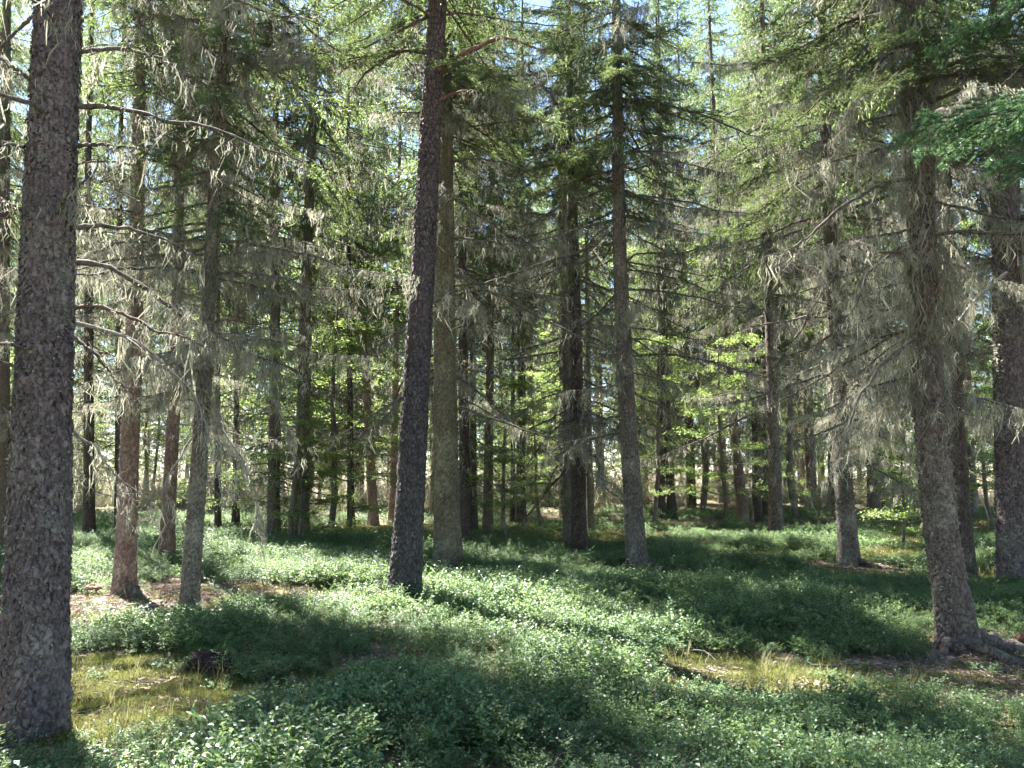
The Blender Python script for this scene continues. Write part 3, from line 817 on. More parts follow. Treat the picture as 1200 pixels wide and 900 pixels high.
tree('J', 14.27, [(2.29, 0), (2.14, 2.83), (2.05, 5.77), (2.07, 10.99)], 0.19, 25, 'bark_grey', 0, 'grey-brown spruce with a flared curving foot beside a yellow moss cushion',
     fine=0.022, plate=0.008, flare=0.38, limbs=(2.3, 11, 40, ['light', 'light', 'heavy']))
tree('K1', 27.83, [(5.32, 0), (5.41, 4.93), (5.53, 13.03)], 0.17, 23, 'bark_dark', 1, 'straighter stem of the twin dark spruces at the edge of the clearing', tang=(1, 0.9))
tree('K2', 27.9, [(5.72, 0), (5.59, 4.93), (5.66, 13.03)], 0.17, 22, 'bark_dark', 4, 'leaning stem of the twin dark spruces at the edge of the clearing')
tree('L', 24.6, [(7.31, 0), (7.06, 3.72), (6.9, 8.78), (6.77, 14.7)], 0.177, 22, 'bark_brown', 1, 'brown leaning spruce in the lichen-hung clump behind the straight grey-brown one', tang=(1, 1.0))
tree('L2', 27.32, [(8.6, 0), (8.66, 4.87), (8.83, 12.82)], 0.167, 21, 'bark_dark', 4, 'dark upright spruce standing in the middle of the lichen-hung clump', tang=(2, 1.1))
tree('L3', 28.36, [(9.27, 0), (9.41, 5.0), (9.7, 13.24)], 0.173, 22, 'bark_dark', 0, 'dark spruce at the rear of the lichen-hung clump', tang=(1, 1.0))
tree('M', 19.98, [(6.75, 0), (6.81, 3.99), (6.84, 8.85), (6.95, 14.75)], 0.195, 24, 'bark_brown', 4, 'straight grey-brown spruce with a clean lower trunk in front of the lichen-hung clump',
     fine=0.03, plate=0.006, flare=0.2, limbs=(3.2, 12, 44, ['heavy', 'light']))
tree('N', 14.41, [(6.18, 0), (6.15, 2.52), (6.14, 5.81), (6.19, 11.08)], 0.195, 25, 'bark_grey', 0, 'grey spruce wrapped in beard lichen with its foot in litter behind a moss strip',
     fine=0.022, plate=0.007, flare=0.3, limbs=(2.0, 11, 52, ['heavy', 'heavy', 'light']))
tree('N2', 30.71, [(12.63, 0), (12.86, 5.28), (13.27, 14.21)], 0.2, 22, 'bark_dark', 3, 'almost black spruce trunk far behind the lichen-wrapped grey spruce', tang=(0, 1.0))
tree('O', 27.32, [(12.69, 0), (12.81, 4.87), (13.09, 12.82)], 0.25, 22, 'bark_brown', 1, 'brown spruce with drooping branches behind the slender leafy sapling', tang=(2, 1.2))
tree('P', 7.51, [(4.24, 0), (4.13, 0.93), (4.08, 2.5), (4.15, 5.14), (4.19, 6.54)], 0.19, 23, 'bark_brown', 0, 'curved brown spruce with spreading roots and thick curtains of beard lichen',
     fine=0.014, plate=0.013, pw=0.045, flare=0.36, top=6.5, limbs=(2.2, 7.2, 30, ['heavy', 'heavy', 'heavy', 'light']), lobes=4)
tree('Q', 12.19, [(7.0, 0), (7.03, 2.38), (7.11, 5.88), (7.21, 9.62)], 0.19, 24, 'bark_brown', 2, 'plain brown spruce just behind the curved rooted spruce',
     fine=0.024, plate=0.007, flare=0.2, limbs=(2.6, 9, 40, ['heavy', 'light']))
tree('R', 11.46, [(7.34, 0), (7.47, 2.97), (7.65, 6.3), (7.79, 9.14)], 0.30, 27, 'bark_plum', 2, 'broad dark furrowed spruce with a pale lichen streak down one side',
     fine=0.018, plate=0.022, pw=0.065, flare=0.12, top=8, limbs=(3.0, 8.5, 30, ['heavy', 'heavy', 'light']))
tree('S', 29.49, [(17.42, 0), (17.58, 5.13), (17.98, 13.71)], 0.213, 22, 'bark_red', 4, 'reddish far trunk seen past the plain brown spruce', tang=(0, 1.0))
tree('a', 20.26, [(-10.95, 0), (-11.22, 4.03), (-11.63, 9.92)], 0.168, 22, 'bark_dark', 0, 'dark spruce trunk in the deep shade, thicker of two side by side', tang=(2, 0.95))
tree('b', 20.53, [(-10.3, 0), (-10.55, 4.06), (-10.9, 10.03)], 0.137, 20, 'bark_dark', 4, 'dark spruce trunk in the deep shade, thinner of two side by side', tang=(3, 0.8))
tree('c', 21.12, [(-7.95, 0), (-8.13, 4.13), (-8.39, 10.27)], 0.094, 17, 'bark_dark', 3, 'very thin black trunk behind the leaning grey spruce', tang=(2, 1.0))
tree('d', 23.08, [(-8.16, 0), (-8.32, 4.36), (-8.58, 11.08)], 0.115, 19, 'bark_dark', 4, 'thin dark trunk standing against the pale bank', tang=(1, 1.0))
tree('e', 18.97, [(-5.79, 0), (-5.89, 3.87), (-6.09, 9.39)], 0.168, 21, 'bark_brown', 0, 'lichen-hung spruce beside the smooth green-grey trunk', tang=(2, 1.15))
tree('f', 19.21, [(-5.19, 0), (-5.26, 6.09), (-5.23, 10.65)], 0.2, 23, 'bark_olive', 2, 'smooth green-grey trunk among leafy shrubs, forked high up', tang=(3, 1.0))
tree('g', 23.08, [(-4.76, 0), (-4.9, 4.36), (-5.12, 11.08)], 0.115, 20, 'bark_dark', 1, 'thin dark trunk between the green-grey trunk and the orange-footed pine', tang=(3, 1.0))
tree('h', 25.45, [(-4.5, 0), (-4.82, 4.22), (-5.2, 10.53)], 0.169, 21, 'bark_orange', 4, 'leaning pine with a bright orange foot at the edge of the clearing', name='pine_tree', tang=(3, 0.9))
tree('i', 26.83, [(-4.1, 0), (-4.1, 4.81), (-4.09, 12.61)], 0.149, 21, 'bark_orange', 0, 'pinkish pine trunk directly behind the charcoal-barked pine', name='pine_tree', tang=(0, 0.9))
tree('j', 19.98, [(-0.63, 0), (-0.58, 3.99), (-0.53, 8.61)], 0.133, 20, 'bark_olive', 4, 'slim greenish pine with an orange upper stem and one sunlit edge', name='pine_tree', tang=(3, 0.8))
tree('k', 27.32, [(0.3, 0), (0.34, 4.87), (0.38, 12.82)], 0.182, 22, 'bark_dark', 3, 'dark trunk standing in the clearing, stouter of a close pair', tang=(0, 0.9))
tree('l', 27.83, [(0.03, 0), (0.03, 4.93), (0.0, 13.03)], 0.093, 18, 'bark_dark', 1, 'dark trunk standing in the clearing, slighter of a close pair')
tree('m', 28.92, [(1.9, 0), (1.87, 5.06), (1.84, 13.47)], 0.128, 20, 'bark_brown', 3, 'thin brown trunk in the clearing behind the paired dark brown and paler spruces', tang=(2, 0.9))
tree('V', 5.0, [(5.2, 0), (5.22, 3), (5.25, 6)], 0.13, 18, 'bark_grey', 3, 'young fir reaching one soft green bough in beside the lichen curtains', name='fir_tree', rxy=0.75)
TREE['V'][0].children[1].location.z += 3.0

def more_limbs(key, z0, z1, n, kinds, seed, sc=(0.7, 1.1), shade=None):
    e, fx, rf, t = TREE[key]
    rng = np.random.RandomState(seed)
    done = 0
    for k in range(n * 25):
        z = rng.uniform(z0, z1); az = rng.uniform(0, 2 * np.pi); s_ = rng.uniform(*sc)
        LL, wm, lm = DEAD[kinds[done % len(kinds)]][rng.randint(5)]
        if open_gap(e, float(fx(z)), z, az, LL * s_) or (shade and not open_gap(e, float(fx(z)), z, az, LL * s_, shade)):
            continue
        rr = float(rf(z)) * 0.7
        b = obj('branch', wm, e, (float(fx(z)) + rr * math.cos(az), rr * math.sin(az), z), (rng.normal() * 0.25, rng.uniform(-0.15, 0.3), az), s_)
        obj('lichen', lm, b, kind='stuff')
        done += 1
        if done == n:
            break
SHADE = [(-4.2, -0.6, 6.5, 7.9, 1.0), (-2.0, 3.4, 3.6, 5.2, 1.0)]  # floor zones to darken; extra limbs are added so their shadows fall here
more_limbs('D', 2.6, 8.5, 30, ['heavy'], 901, shade=SHADE)
more_limbs('B', 4.0, 9.5, 26, ['heavy', 'light'], 902, shade=SHADE)
more_limbs('C', 6.5, 10.5, 12, ['heavy', 'light'], 905, shade=SHADE)
more_limbs('E', 7.6, 11, 10, ['light'], 906, shade=SHADE)
more_limbs('Q', 4.0, 8.0, 6, ['light'], 903)
more_limbs('H', 2.5, 9.0, 26, ['light', 'light', 'heavy'], 907, sc=(0.8, 1.4))
more_limbs('F', 3.0, 9.0, 24, ['light', 'light', 'heavy'], 908, sc=(0.8, 1.4))
more_limbs('J', 3.0, 9.0, 22, ['light', 'light', 'heavy'], 909, sc=(0.8, 1.4))
more_limbs('M', 3.5, 10.0, 20, ['light', 'light', 'heavy'], 910, sc=(0.8, 1.5))
more_limbs('N', 3.0, 9.0, 12, ['light'], 911, sc=(0.8, 1.4))
more_limbs('P', 3.0, 6.5, 5, ['light', 'heavy'], 904)

# bark relief and lichen on the nearest trunks
for i, (k, z1, n, sz, nl, ls, bk) in enumerate([('A', 5.2, 5600, 0.032, 3600, 0.024, 'bark_plum'), ('P', 6.2, 2600, 0.040, 2800, 0.030, 'bark_brown'), ('R', 8, 3000, 0.04, 1800, 0.035, 'bark_plum'),
                                            ('E', 7.8, 2600, 0.036, 0, 0, 'bark_char'), ('D', 7.5, 900, 0.024, 2200, 0.03, 'bark_grey'), ('B', 8, 1100, 0.034, 900, 0.03, 'bark_orange'),
                                            ('F', 9, 1600, 0.035, 1400, 0.03, 'bark_olive'), ('J', 9, 1200, 0.032, 1200, 0.03, 'bark_grey'), ('N', 9, 1200, 0.032, 2600, 0.04, 'bark_grey'), ('Q', 9, 1000, 0.032, 800, 0.03, 'bark_brown')]):
    e, fx, rf, t = TREE[k]
    obj('bark_scales', bark_scales(300 + i, fx, rf, 0.0, z1, n, bk, sz), t, kind='stuff')
    if nl:
        obj('lichen', trunk_lichen(330 + i, fx, rf, 0.15, z1, nl, ls), t, kind='stuff')

e, fx, rf, t = TREE['R']
_r = np.random.RandomState(9)
_z = _r.uniform(1.9, 6.0, 1700); _t = np.pi * 1.12 + 0.25 * np.sin(_z * 1.3) + _r.normal(size=1700) * 0.16
_o = np.stack([np.cos(_t), np.sin(_t), np.zeros(1700)], -1)
_v, _f = leaves(_r, np.stack([fx(_z), np.zeros(1700), _z], -1) + _o * (rf(_z) + 0.004)[:, None], nrm(_o * 0.7 + _r.normal(size=(1700, 3)) * 0.6), _r.uniform(0.02, 0.06, 1700), _r.uniform(0.015, 0.04, 1700), upj=1.0)
obj('lichen', build_mesh('lichen_streak', [(_v, _f, 0, np.repeat(_r.uniform(0.6, 1, 1700), 4))], ['lichen']), t, kind='stuff')

# particular limbs that can be picked out one by one
LIMBS = [
    ('A', [(-2.96, 5.0, 4.11), (-2.4, 4.9, 4.02), (-1.87, 4.8, 3.81), (-1.21, 4.6, 3.48)], 0.35, 'dead_wood', 0.020),
    ('A', [(-2.96, 5.0, 3.83), (-2.7, 4.9, 3.78), (-2.42, 4.8, 3.72)], 0.5, 'dead_wood', 0.018),
    ('A', [(-2.92, 5, 3.25), (-2.69, 5.1, 3.29), (-2.41, 5.2, 3.24), (-2.17, 5.3, 3.12)], 0.4, 'dead_wood', 0.017),
    ('A', [(-2.89, 5, 2.71), (-2.6, 4.9, 2.67), (-2.22, 4.8, 2.52), (-1.9, 4.7, 2.39)], 0.3, 'live_wood', 0.018),
    ('A', [(-2.96, 5.1, 2.63), (-2.75, 5.2, 2.6), (-2.53, 5.3, 2.46), (-2.28, 5.4, 2.22), (-2.12, 5.5, 1.88), (-1.91, 5.6, 1.64)], 0.5, 'pale_wood', 0.015),
    ('A', [(-2.9, 5, 2.52), (-2.7, 5, 2.37), (-2.51, 5, 2.13)], 0.5, 'dead_wood', 0.014),
    ('A', [(-3.28, 5, 4.28), (-3.35, 4.9, 4.33), (-3.48, 4.8, 4.4)], 0.5, 'dead_wood', 0.018),
    ('A', [(-3.28, 5, 3.82), (-3.35, 4.9, 3.8), (-3.46, 4.8, 3.81)], 0.5, 'dead_wood', 0.016),
    ('A', [(-3.18, 5, 3.32), (-3.29, 4.9, 3.38), (-3.42, 4.8, 3.41)], 0.5, 'dead_wood', 0.016),
    ('A', [(-2.94, 5.1, 1.93), (-2.8, 5.2, 1.77), (-2.65, 5.3, 1.56), (-2.42, 5.4, 1.35)], 0.5, 'pale_wood', 0.010),
    ('A', [(-2.97, 5, 4.51), (-2.76, 5.2, 4.66), (-2.46, 5.3, 4.59), (-2.26, 5.4, 4.2)], 0.5, 'dead_wood', 0.016),
    ('D', [(-3.88, 9.6, 2.7), (-3.48, 9.3, 2.14), (-3.11, 9.1, 1.7), (-2.92, 9.0, 1.29), (-2.81, 8.9, 0.67)], 1.2, 'pale_wood', 0.018),
    ('D', [(-3.92, 9.6, 2.21), (-4.05, 9.3, 1.73), (-4.15, 9.2, 1.48), (-3.94, 9.1, 1.18)], 0.4, 'pale_wood', 0.012),
    ('D', [(-3.83, 9.6, 3.29), (-3.26, 9.4, 2.94), (-2.76, 9.2, 2.39), (-2.56, 9.1, 1.78)], 1.0, 'pale_wood', 0.016),
    ('E', [(-1.02, 9.7, 6.95), (-0.67, 9.5, 7.13), (-0.11, 9.3, 7.19), (0.53, 9.0, 6.82)], 0.5, 'redwood', 0.045),
    ('E', [(-1.08, 9.7, 7.22), (-1.6, 9.6, 7.17), (-1.9, 9.5, 6.84), (-2.12, 9.3, 6.32)], 0.3, 'root_wood', 0.035),
    ('E', [(-1.07, 9.7, 7.8), (-1.36, 9.6, 7.55), (-1.77, 9.4, 7.17), (-2.19, 9.2, 6.89)], 0.4, 'root_wood', 0.035),
    ('E', [(-1.0, 9.7, 6.55), (-0.73, 9.6, 6.62), (-0.44, 9.5, 6.59)], 0.2, 'redwood', 0.03),
    ('P', [(4.05, 7.5, 3.01), (3.51, 7.2, 2.67), (3.14, 7.0, 2.28), (2.89, 6.9, 1.7)], 1.1, 'dead_wood', 0.026),
    ('P', [(4.22, 7.5, 5.97), (3.78, 7.3, 5.83), (3.42, 7.1, 5.29), (3.13, 7.0, 4.9)], 2.0, 'dead_wood', 0.026),
    ('P', [(4.14, 7.5, 3.79), (3.7, 7.2, 3.79), (3.26, 7.0, 3.4), (2.99, 6.9, 2.9)], 1.6, 'dead_wood', 0.022),
    ('R', [(7.48, 11.3, 6.38), (6.47, 10.7, 5.71), (5.9, 10.4, 5.1), (5.4, 10.2, 4.52), (4.98, 10, 3.94)], 0.8, 'dead_wood', 0.035),
    ('R', [(7.38, 11.2, 4.61), (6.36, 10.4, 4.03), (5.56, 9.8, 3.27), (4.95, 9.4, 2.67)], 1.0, 'pale_wood', 0.032),
    ('J', [(2.15, 14.2, 4.02), (2.49, 13.9, 3.58), (2.88, 13.6, 2.92), (3.13, 13.4, 1.86)], 0.3, 'dead_wood', 0.022),
    ('J', [(2.02, 14.2, 2.67), (1.39, 13.9, 2.3), (0.84, 13.8, 2.18), (0.45, 13.7, 1.8)], 0.3, 'pale_wood', 0.02),
    ('N', [(6.19, 14.4, 6.65), (5.29, 14, 6.31), (4.41, 13.8, 5.87), (3.56, 13.6, 5.57)], 0.4, 'live_wood', 0.03),
    ('N', [(6.24, 14.4, 8.21), (5.34, 14, 7.52), (4.46, 13.8, 7.1)], 0.4, 'live_wood', 0.03),
    ('N', [(6.05, 14.4, 5.3), (5.19, 14, 4.07), (4.62, 13.8, 3.25)], 0.6, 'dead_wood', 0.028),
    ('H', [(1.45, 17, 4.21), (0.74, 16.5, 3.58), (0.0, 16.3, 3.19)], 0.4, 'dead_wood', 0.024),
    ('H', [(1.48, 17, 3.25), (2.1, 16.5, 2.65), (2.52, 16.3, 2.28)], 0.4, 'dead_wood', 0.022),
]
for i, (k, pts, us, wd, r0) in enumerate(LIMBS):
    limb(k, pts, 500 + i, us, wd, r0, twig=0.55 if k == 'E' else 0.9, hang=0.7)

# curtains of beard lichen hanging off the curved spruce and its neighbours
def curtain(key, z0, z1, n, seed, Lr, side=None):
    e, fx, rf, t = TREE[key]
    rng = np.random.RandomState(seed)
    nc = max(4, n // 9)
    zc = rng.uniform(z0, z1, nc); tc = rng.uniform(0, 2 * np.pi, nc); rc = np.abs(rng.normal(size=nc)) * 0.09; lc = rng.gamma(2.2, Lr / 2.2, nc)
    k = rng.randint(0, nc, n)
    z = zc[k] + rng.normal(size=n) * 0.04; th = tc[k] + rng.normal(size=n) * 0.16
    r = rf(z) + rc[k] + np.abs(rng.normal(size=n)) * 0.012
    p = np.stack([fx(z) + np.cos(th) * r, np.sin(th) * r, z], -1)
    ln = np.clip(lc[k] * rng.uniform(0.4, 1.2, n), 0.05, 1.0)
    v, q = strands(rng, p, ln, rng.uniform(0.004, 0.014, n), 6, 0.12)
    obj('lichen', build_mesh('lichen_curtain', [(v, q, 0, np.repeat(rng.rand(nc)[k] * 0.7 + rng.rand(n) * 0.3, 12))], ['lichen']), t, kind='stuff')
curtain('P', 2.4, 7.0, 4200, 71, 0.3)
curtain('R', 4.2, 8.5, 2400, 72, 0.3)
curtain('N', 2.0, 9.5, 2600, 73, 0.25)
curtain('D', 2.4, 7.5, 2200, 74, 0.22)
curtain('B', 3.0, 8.5, 1400, 75, 0.28)
curtain('C', 3.0, 9.5, 1600, 76, 0.28)
curtain('A', 3.2, 5.4, 260, 77, 0.10)
curtain('Q', 3.5, 9.0, 1500, 78, 0.25)

# live boughs: dense needles on spread twigs
def live_bough(seed, L, mat, nl, nw, per, twigs, droop=0.25, flat=0.25, lt_max=0.55):
    rng = np.random.RandomState(seed)
    K = 8; s = np.linspace(0, 1, K)
    P = np.stack([L * s, rng.normal(size=K).cumsum() * 0.015 * L, -droop * L * s ** 1.6 + 0.35 * droop * L * s ** 4], -1)
    P[0] = 0
    st = np.linspace(0.15, 1, twigs) + rng.normal(size=twigs) * 0.01
    base = np.stack([np.interp(st, s, P[:, i]) for i in range(3)], -1)
    sg = np.where(np.arange(twigs) % 2 == 0, 1, -1)
    lat = nrm(np.stack([rng.uniform(0.5, 0.9, twigs), sg * 1.0, rng.normal(size=twigs) * flat], -1))
    lt = lt_max * (1.05 - st) ** 0.5 * rng.uniform(0.6, 1.1, twigs) + 0.08
    TB, TD, TL = [base], [lat], [lt]
    m = 6   # second order twigs
    ti = np.repeat(np.arange(twigs), m); u = np.tile(np.linspace(0.2, 0.9, m), twigs)
    sb = base[ti] + lat[ti] * (lt[ti] * u)[:, None]
    perp = nrm(np.cross(lat[ti], np.array([[0, 0, 1.0]])) * np.where(np.arange(len(ti)) % 2 == 0, 1, -1)[:, None] + lat[ti] * 0.9 + rng.normal(size=(len(ti), 3)) * 0.15)
    TB.append(sb); TD.append(perp); TL.append(lt[ti] * 0.45 * (1.1 - u))
    TB = np.concatenate(TB); TD = np.concatenate(TD); TL = np.concatenate(TL)
    def at(i, u):
        p = TB[i] + TD[i] * (TL[i] * u)[:, None]
        p[:, 2] -= TL[i] * 0.35 * u ** 1.5
        return p
    cnt = np.maximum(4, (TL * per).astype(int))
    i = np.repeat(np.arange(len(TB)), cnt); u = rng.rand(len(i))
    nd = at(i, u)
    dd = nrm(TD[i] * 0.6 + rng.normal(size=(len(i), 3)) * np.array([[0.6, 0.6, 0.4]]) + np.array([[0, 0, 0.1]]))
    V, F = needles(rng, nd, dd, rng.uniform(0.7, 1.2, len(i)) * nl, np.full(len(i), nw))
    tp = np.stack([at(np.arange(len(TB)), np.full(len(TB), q)) for q in (0, 0.5, 1.0)], 1)
    v1, q1 = tubes(tp, np.tile(np.array([[0.004, 0.003, 0.0015]]), (len(TB), 1)), 3)
    v2, q2 = tubes(P[None], ((0.008 + 0.006 * L) * (1 - s) ** 0.8 + 0.002)[None], 5)
    wood = [(v1, q1, 0, None), (v2, q2, 0, None)]
    return build_mesh('bough', wood, ['live_wood'], smooth=True), build_mesh('needles', [(V, F, 0, np.repeat(rng.rand(len(i)) * 0.5 + u * 0.5, 3))], [mat])
FIR = [live_bough(61, 2.2, 'fir_needle', 0.032, 0.0055, 900, 40, 0.12, 0.1, 0.5), live_bough(62, 1.7, 'fir_needle', 0.032, 0.0055, 900, 32, 0.2, 0.1, 0.45)]
SPR = [live_bough(63, 2.0, 'needle', 0.035, 0.006, 260, 34, 0.35, 0.3, 0.5), live_bough(64, 1.5, 'needle', 0.035, 0.006, 260, 28, 0.45, 0.3, 0.4)]
def bough(key, z, az, protos, i, sc, tilt=0.0):
    e, fx, rf, t = TREE[key]
    if key != 'V' and open_gap(e, float(fx(z)), z, az, 1.8 * sc):
        return
    b = obj('branch', protos[i][0], e, (float(fx(z)), 0, z), (0, tilt, az), sc)
    obj('foliage', protos[i][1], b, kind='stuff')
for z, az, i, sc, tl in [(4.42, 3.12, 0, 1.12, 0.05), (4.1, 3.3, 1, 1.2, 0.05), (4.6, 2.85, 1, 1.25, 0.04), (5.6, 3.3, 0, 1.2, 0.1), (5.9, 2.4, 1, 1.2, 0.1)]:
    bough('V', z, az, FIR, i, sc, tl)
rngb = np.random.RandomState(5)
for key, z0, z1, n in [('E', 7.0, 9.5, 16), ('F', 7.8, 11, 28), ('J', 7.5, 11, 26), ('N', 7.0, 11, 26), ('M', 8.5, 13, 30), ('H', 8.0, 12.5, 30), ('Q', 6.5, 9.5, 18), ('D', 6.5, 8.5, 8), ('P', 5.5, 7.5, 10), ('C', 8.0, 10.5, 12), ('R', 6.5, 9, 12), ('B', 7.0, 9, 8), ('A2', 7, 11, 12)]:
    for k in range(n):
        bough(key, z0 + (z1 - z0) * (k + rngb.rand()) / n, rngb.uniform(0, 6.28), SPR, k % 2, rngb.uniform(0.8, 1.3), rngb.uniform(-0.1, 0.3))

# ------------------------------------------------------------------ broadleaf understory
def broad_mesh(seed, H, R, nl, layers=9, leaf=0.062, low=0.18):
    rng = np.random.RandomState(seed)
    K = 8; s = np.linspace(0, 1, K)
    stem = np.stack([rng.normal(size=K).cumsum() * 0.035 * H / 4, rng.normal(size=K).cumsum() * 0.035 * H / 4, H * s], -1); stem[0] = (0, 0, -0.1)
    wood = [tubes(stem[None], ((0.011 * H + 0.008) * (1 - s) ** 0.7 + 0.004)[None], 7)]
    lb, ld = [], []
    per = nl // (layers * 3)
    for k in range(layers):
        z = H * (low + (1 - low) * (k + rng.rand() * 0.6) / layers)
        for b in range(3):
            az = rng.uniform(0, 2 * np.pi); L = R * (1 - 0.55 * (k / layers)) * rng.uniform(0.6, 1.15)
            h = np.array([math.cos(az), math.sin(az), 0])
            c0 = np.array([np.interp(z, stem[:, 2], stem[:, 0]), np.interp(z, stem[:, 2], stem[:, 1]), z])
            u = np.linspace(0, 1, 5)
            P = c0[None] + h[None] * (L * u)[:, None]; P[:, 2] += L * (0.35 * u - 0.35 * u ** 2) + rng.normal(size=5).cumsum() * 0.02 * L
            wood.append(tubes(P[None], (0.004 * L * (1 - u) + 0.003)[None] * 1.4, 4))
            nt = 9
            us = rng.uniform(0.25, 1, nt); tb = np.stack([np.interp(us, u, P[:, i]) for i in range(3)], -1)
            td = nrm(np.stack([-h[1] * np.ones(nt), h[0] * np.ones(nt), np.zeros(nt)], -1) * np.where(np.arange(nt) % 2, 1, -1)[:, None] + h[None] * rng.uniform(0.3, 1.2, (nt, 1)) + rng.normal(size=(nt, 3)) * 0.15)
            tl = L * rng.uniform(0.2, 0.5, nt)
            TP = np.stack([tb, tb + td * (tl * 0.5)[:, None], tb + td * tl[:, None] + np.array([[0, 0, -0.06]])], 1)
            wood.append(tubes(TP, np.tile(np.array([[0.004, 0.003, 0.0015]]), (nt, 1)), 3))
            i = rng.randint(0, nt, per); uu = rng.rand(per) ** 0.7
            lb.append(tb[i] + td[i] * (tl[i] * uu)[:, None] + rng.normal(size=(per, 3)) * np.array([[0.07, 0.07, 0.045]]))
            ld.append(nrm(td[i] + rng.normal(size=(per, 3)) * np.array([[0.9, 0.9, 0.25]]) + np.array([[0, 0, -0.2]])))
    lb = np.concatenate(lb); ld = np.concatenate(ld); n = len(lb)
    V, F = leaves(rng, lb, ld, leaf * rng.uniform(0.6, 1.3, n), leaf * rng.uniform(0.45, 0.85, n), upj=0.35)
    return build_mesh('stem', [(v, f, 0, np.full(len(v), 0.5)) for v, f in wood], ['bark_grey'], smooth=True), build_mesh('crown', [(V, F, 0, np.repeat(rng.rand(n), 4))], ['broadleaf'])
BROAD = [broad_mesh(81, 4.2, 1.7, 9000), broad_mesh(82, 6.5, 2.3, 13500, 12), broad_mesh(83, 2.4, 1.1, 5200, 7, 0.05, 0.1), broad_mesh(84, 9.0, 2.6, 15000, 15, 0.072, 0.25)]
def broadleaf(x, y, v, sc, rz, label, name='broadleaf_sapling', group=None, cat='tree'):
    e = obj(name, None, None, (x, y, float(gh(x, y))), (0, 0, rz), sc)
    tag(e, label, cat, group)
    obj('stem', BROAD[v][0], e)
    obj('crown', BROAD[v][1], e, kind='stuff')
    return e
for x, y, v, sc, rz, lb in [
    (8.49, 17.0, 2, 1.0, 0.3, 'slender dark-stemmed leafy sapling beside the lichen-wrapped grey spruce'),
    (-4.9, 17.9, 2, 1.05, 1.3, 'low leafy shrub crowding the foot of the smooth green-grey trunk'),
    (-4.2, 20.2, 2, 1.1, 2.9, 'leafy shrub in the dark gap before the orange-footed pine'),
    (-5.0, 21.5, 1, 1.15, 3.7, 'tall sapling sending bright leaves up round the green-grey trunk'),
    (-6.6, 24.5, 3, 1.35, 2.2, 'tall bright-leaved tree behind the lichen-hung spruce and the green-grey trunk'),
    (-9.4, 23.5, 0, 0.85, 4.1, 'bright young leafy sapling showing between the orange pine and the slim reddish trunk'),
    (-0.1, 18.9, 0, 0.95, 0.9, 'sapling with bright tiers of leaves beside the slim greenish pine'),
    (0.9, 24.0, 1, 0.75, 2.0, 'leafy sapling behind the pair of dark trunks in the clearing'),
    (4.3, 23.8, 1, 0.95, 5.2, 'bushy green sapling between the grey-brown spruce and the twin dark spruces'),
    (5.9, 21.6, 1, 0.85, 3.0, 'broad tiered green sapling in front of the leaning lichen-hung spruce'),
    (7.2, 29.5, 3, 1.2, 1.1, 'tall leafy tree filling the gap behind the twin dark spruces'),
    (12.2, 23.0, 1, 1.0, 2.4, 'leafy sapling in the shade behind the lichen-wrapped grey spruce'),
    (14.8, 24.0, 0, 1.2, 0.2, 'bright leafy sapling past the plain brown spruce'),
    (10.6, 15.6, 2, 0.9, 0.8, 'bright green bush between the plain brown spruce and the broad furrowed one'),
    (-8.6, 28.0, 3, 1.3, 1.0, 'tall leafy tree showing over the thin dark trunk that stands against the pale bank'),
    (-4.9, 17.4, 1, 0.75, 0.4, 'leafy sapling with high bright sprays in front of the smooth green-grey trunk'),
    (10.4, 28.5, 3, 1.25, 5.0, 'tall leafy tree rising behind the rear of the lichen-hung clump'),
    (16.2, 27.5, 3, 1.15, 2.0, 'tall leafy tree behind the reddish far trunk'),
    (-13.5, 22.0, 0, 1.0, 0.0, 'leafy sapling in the shade past the two dark side-by-side trunks'),
    (-3.0, 29.5, 3, 1.25, 0.5, 'tall leafy tree at the back of the clearing behind the pinkish pine'),
    (3.0, 30.5, 3, 1.25, 4.4, 'tall leafy tree at the back of the clearing behind the thin brown trunk'),
]:
    broadleaf(x, y, v, sc, rz, lb, name='leafy_shrub' if ('shrub' in lb or 'bush ' in lb) else 'broadleaf_sapling', cat='shrub' if ('shrub' in lb or 'bush ' in lb) else 'tree')

rngu = np.random.RandomState(31)
for k in range(44):
    y = rngu.uniform(30, 56); x = ((k + rngu.rand()) / 44 * 2 - 1) * (y * 0.68 + 2)
    broadleaf(x, y, [0, 1, 1, 3][rngu.randint(4)], rngu.uniform(0.9, 1.4), rngu.uniform(0, 6.28), 'bright leafy sapling in the sunny growth beyond the clearing', group='leafy saplings beyond the clearing')

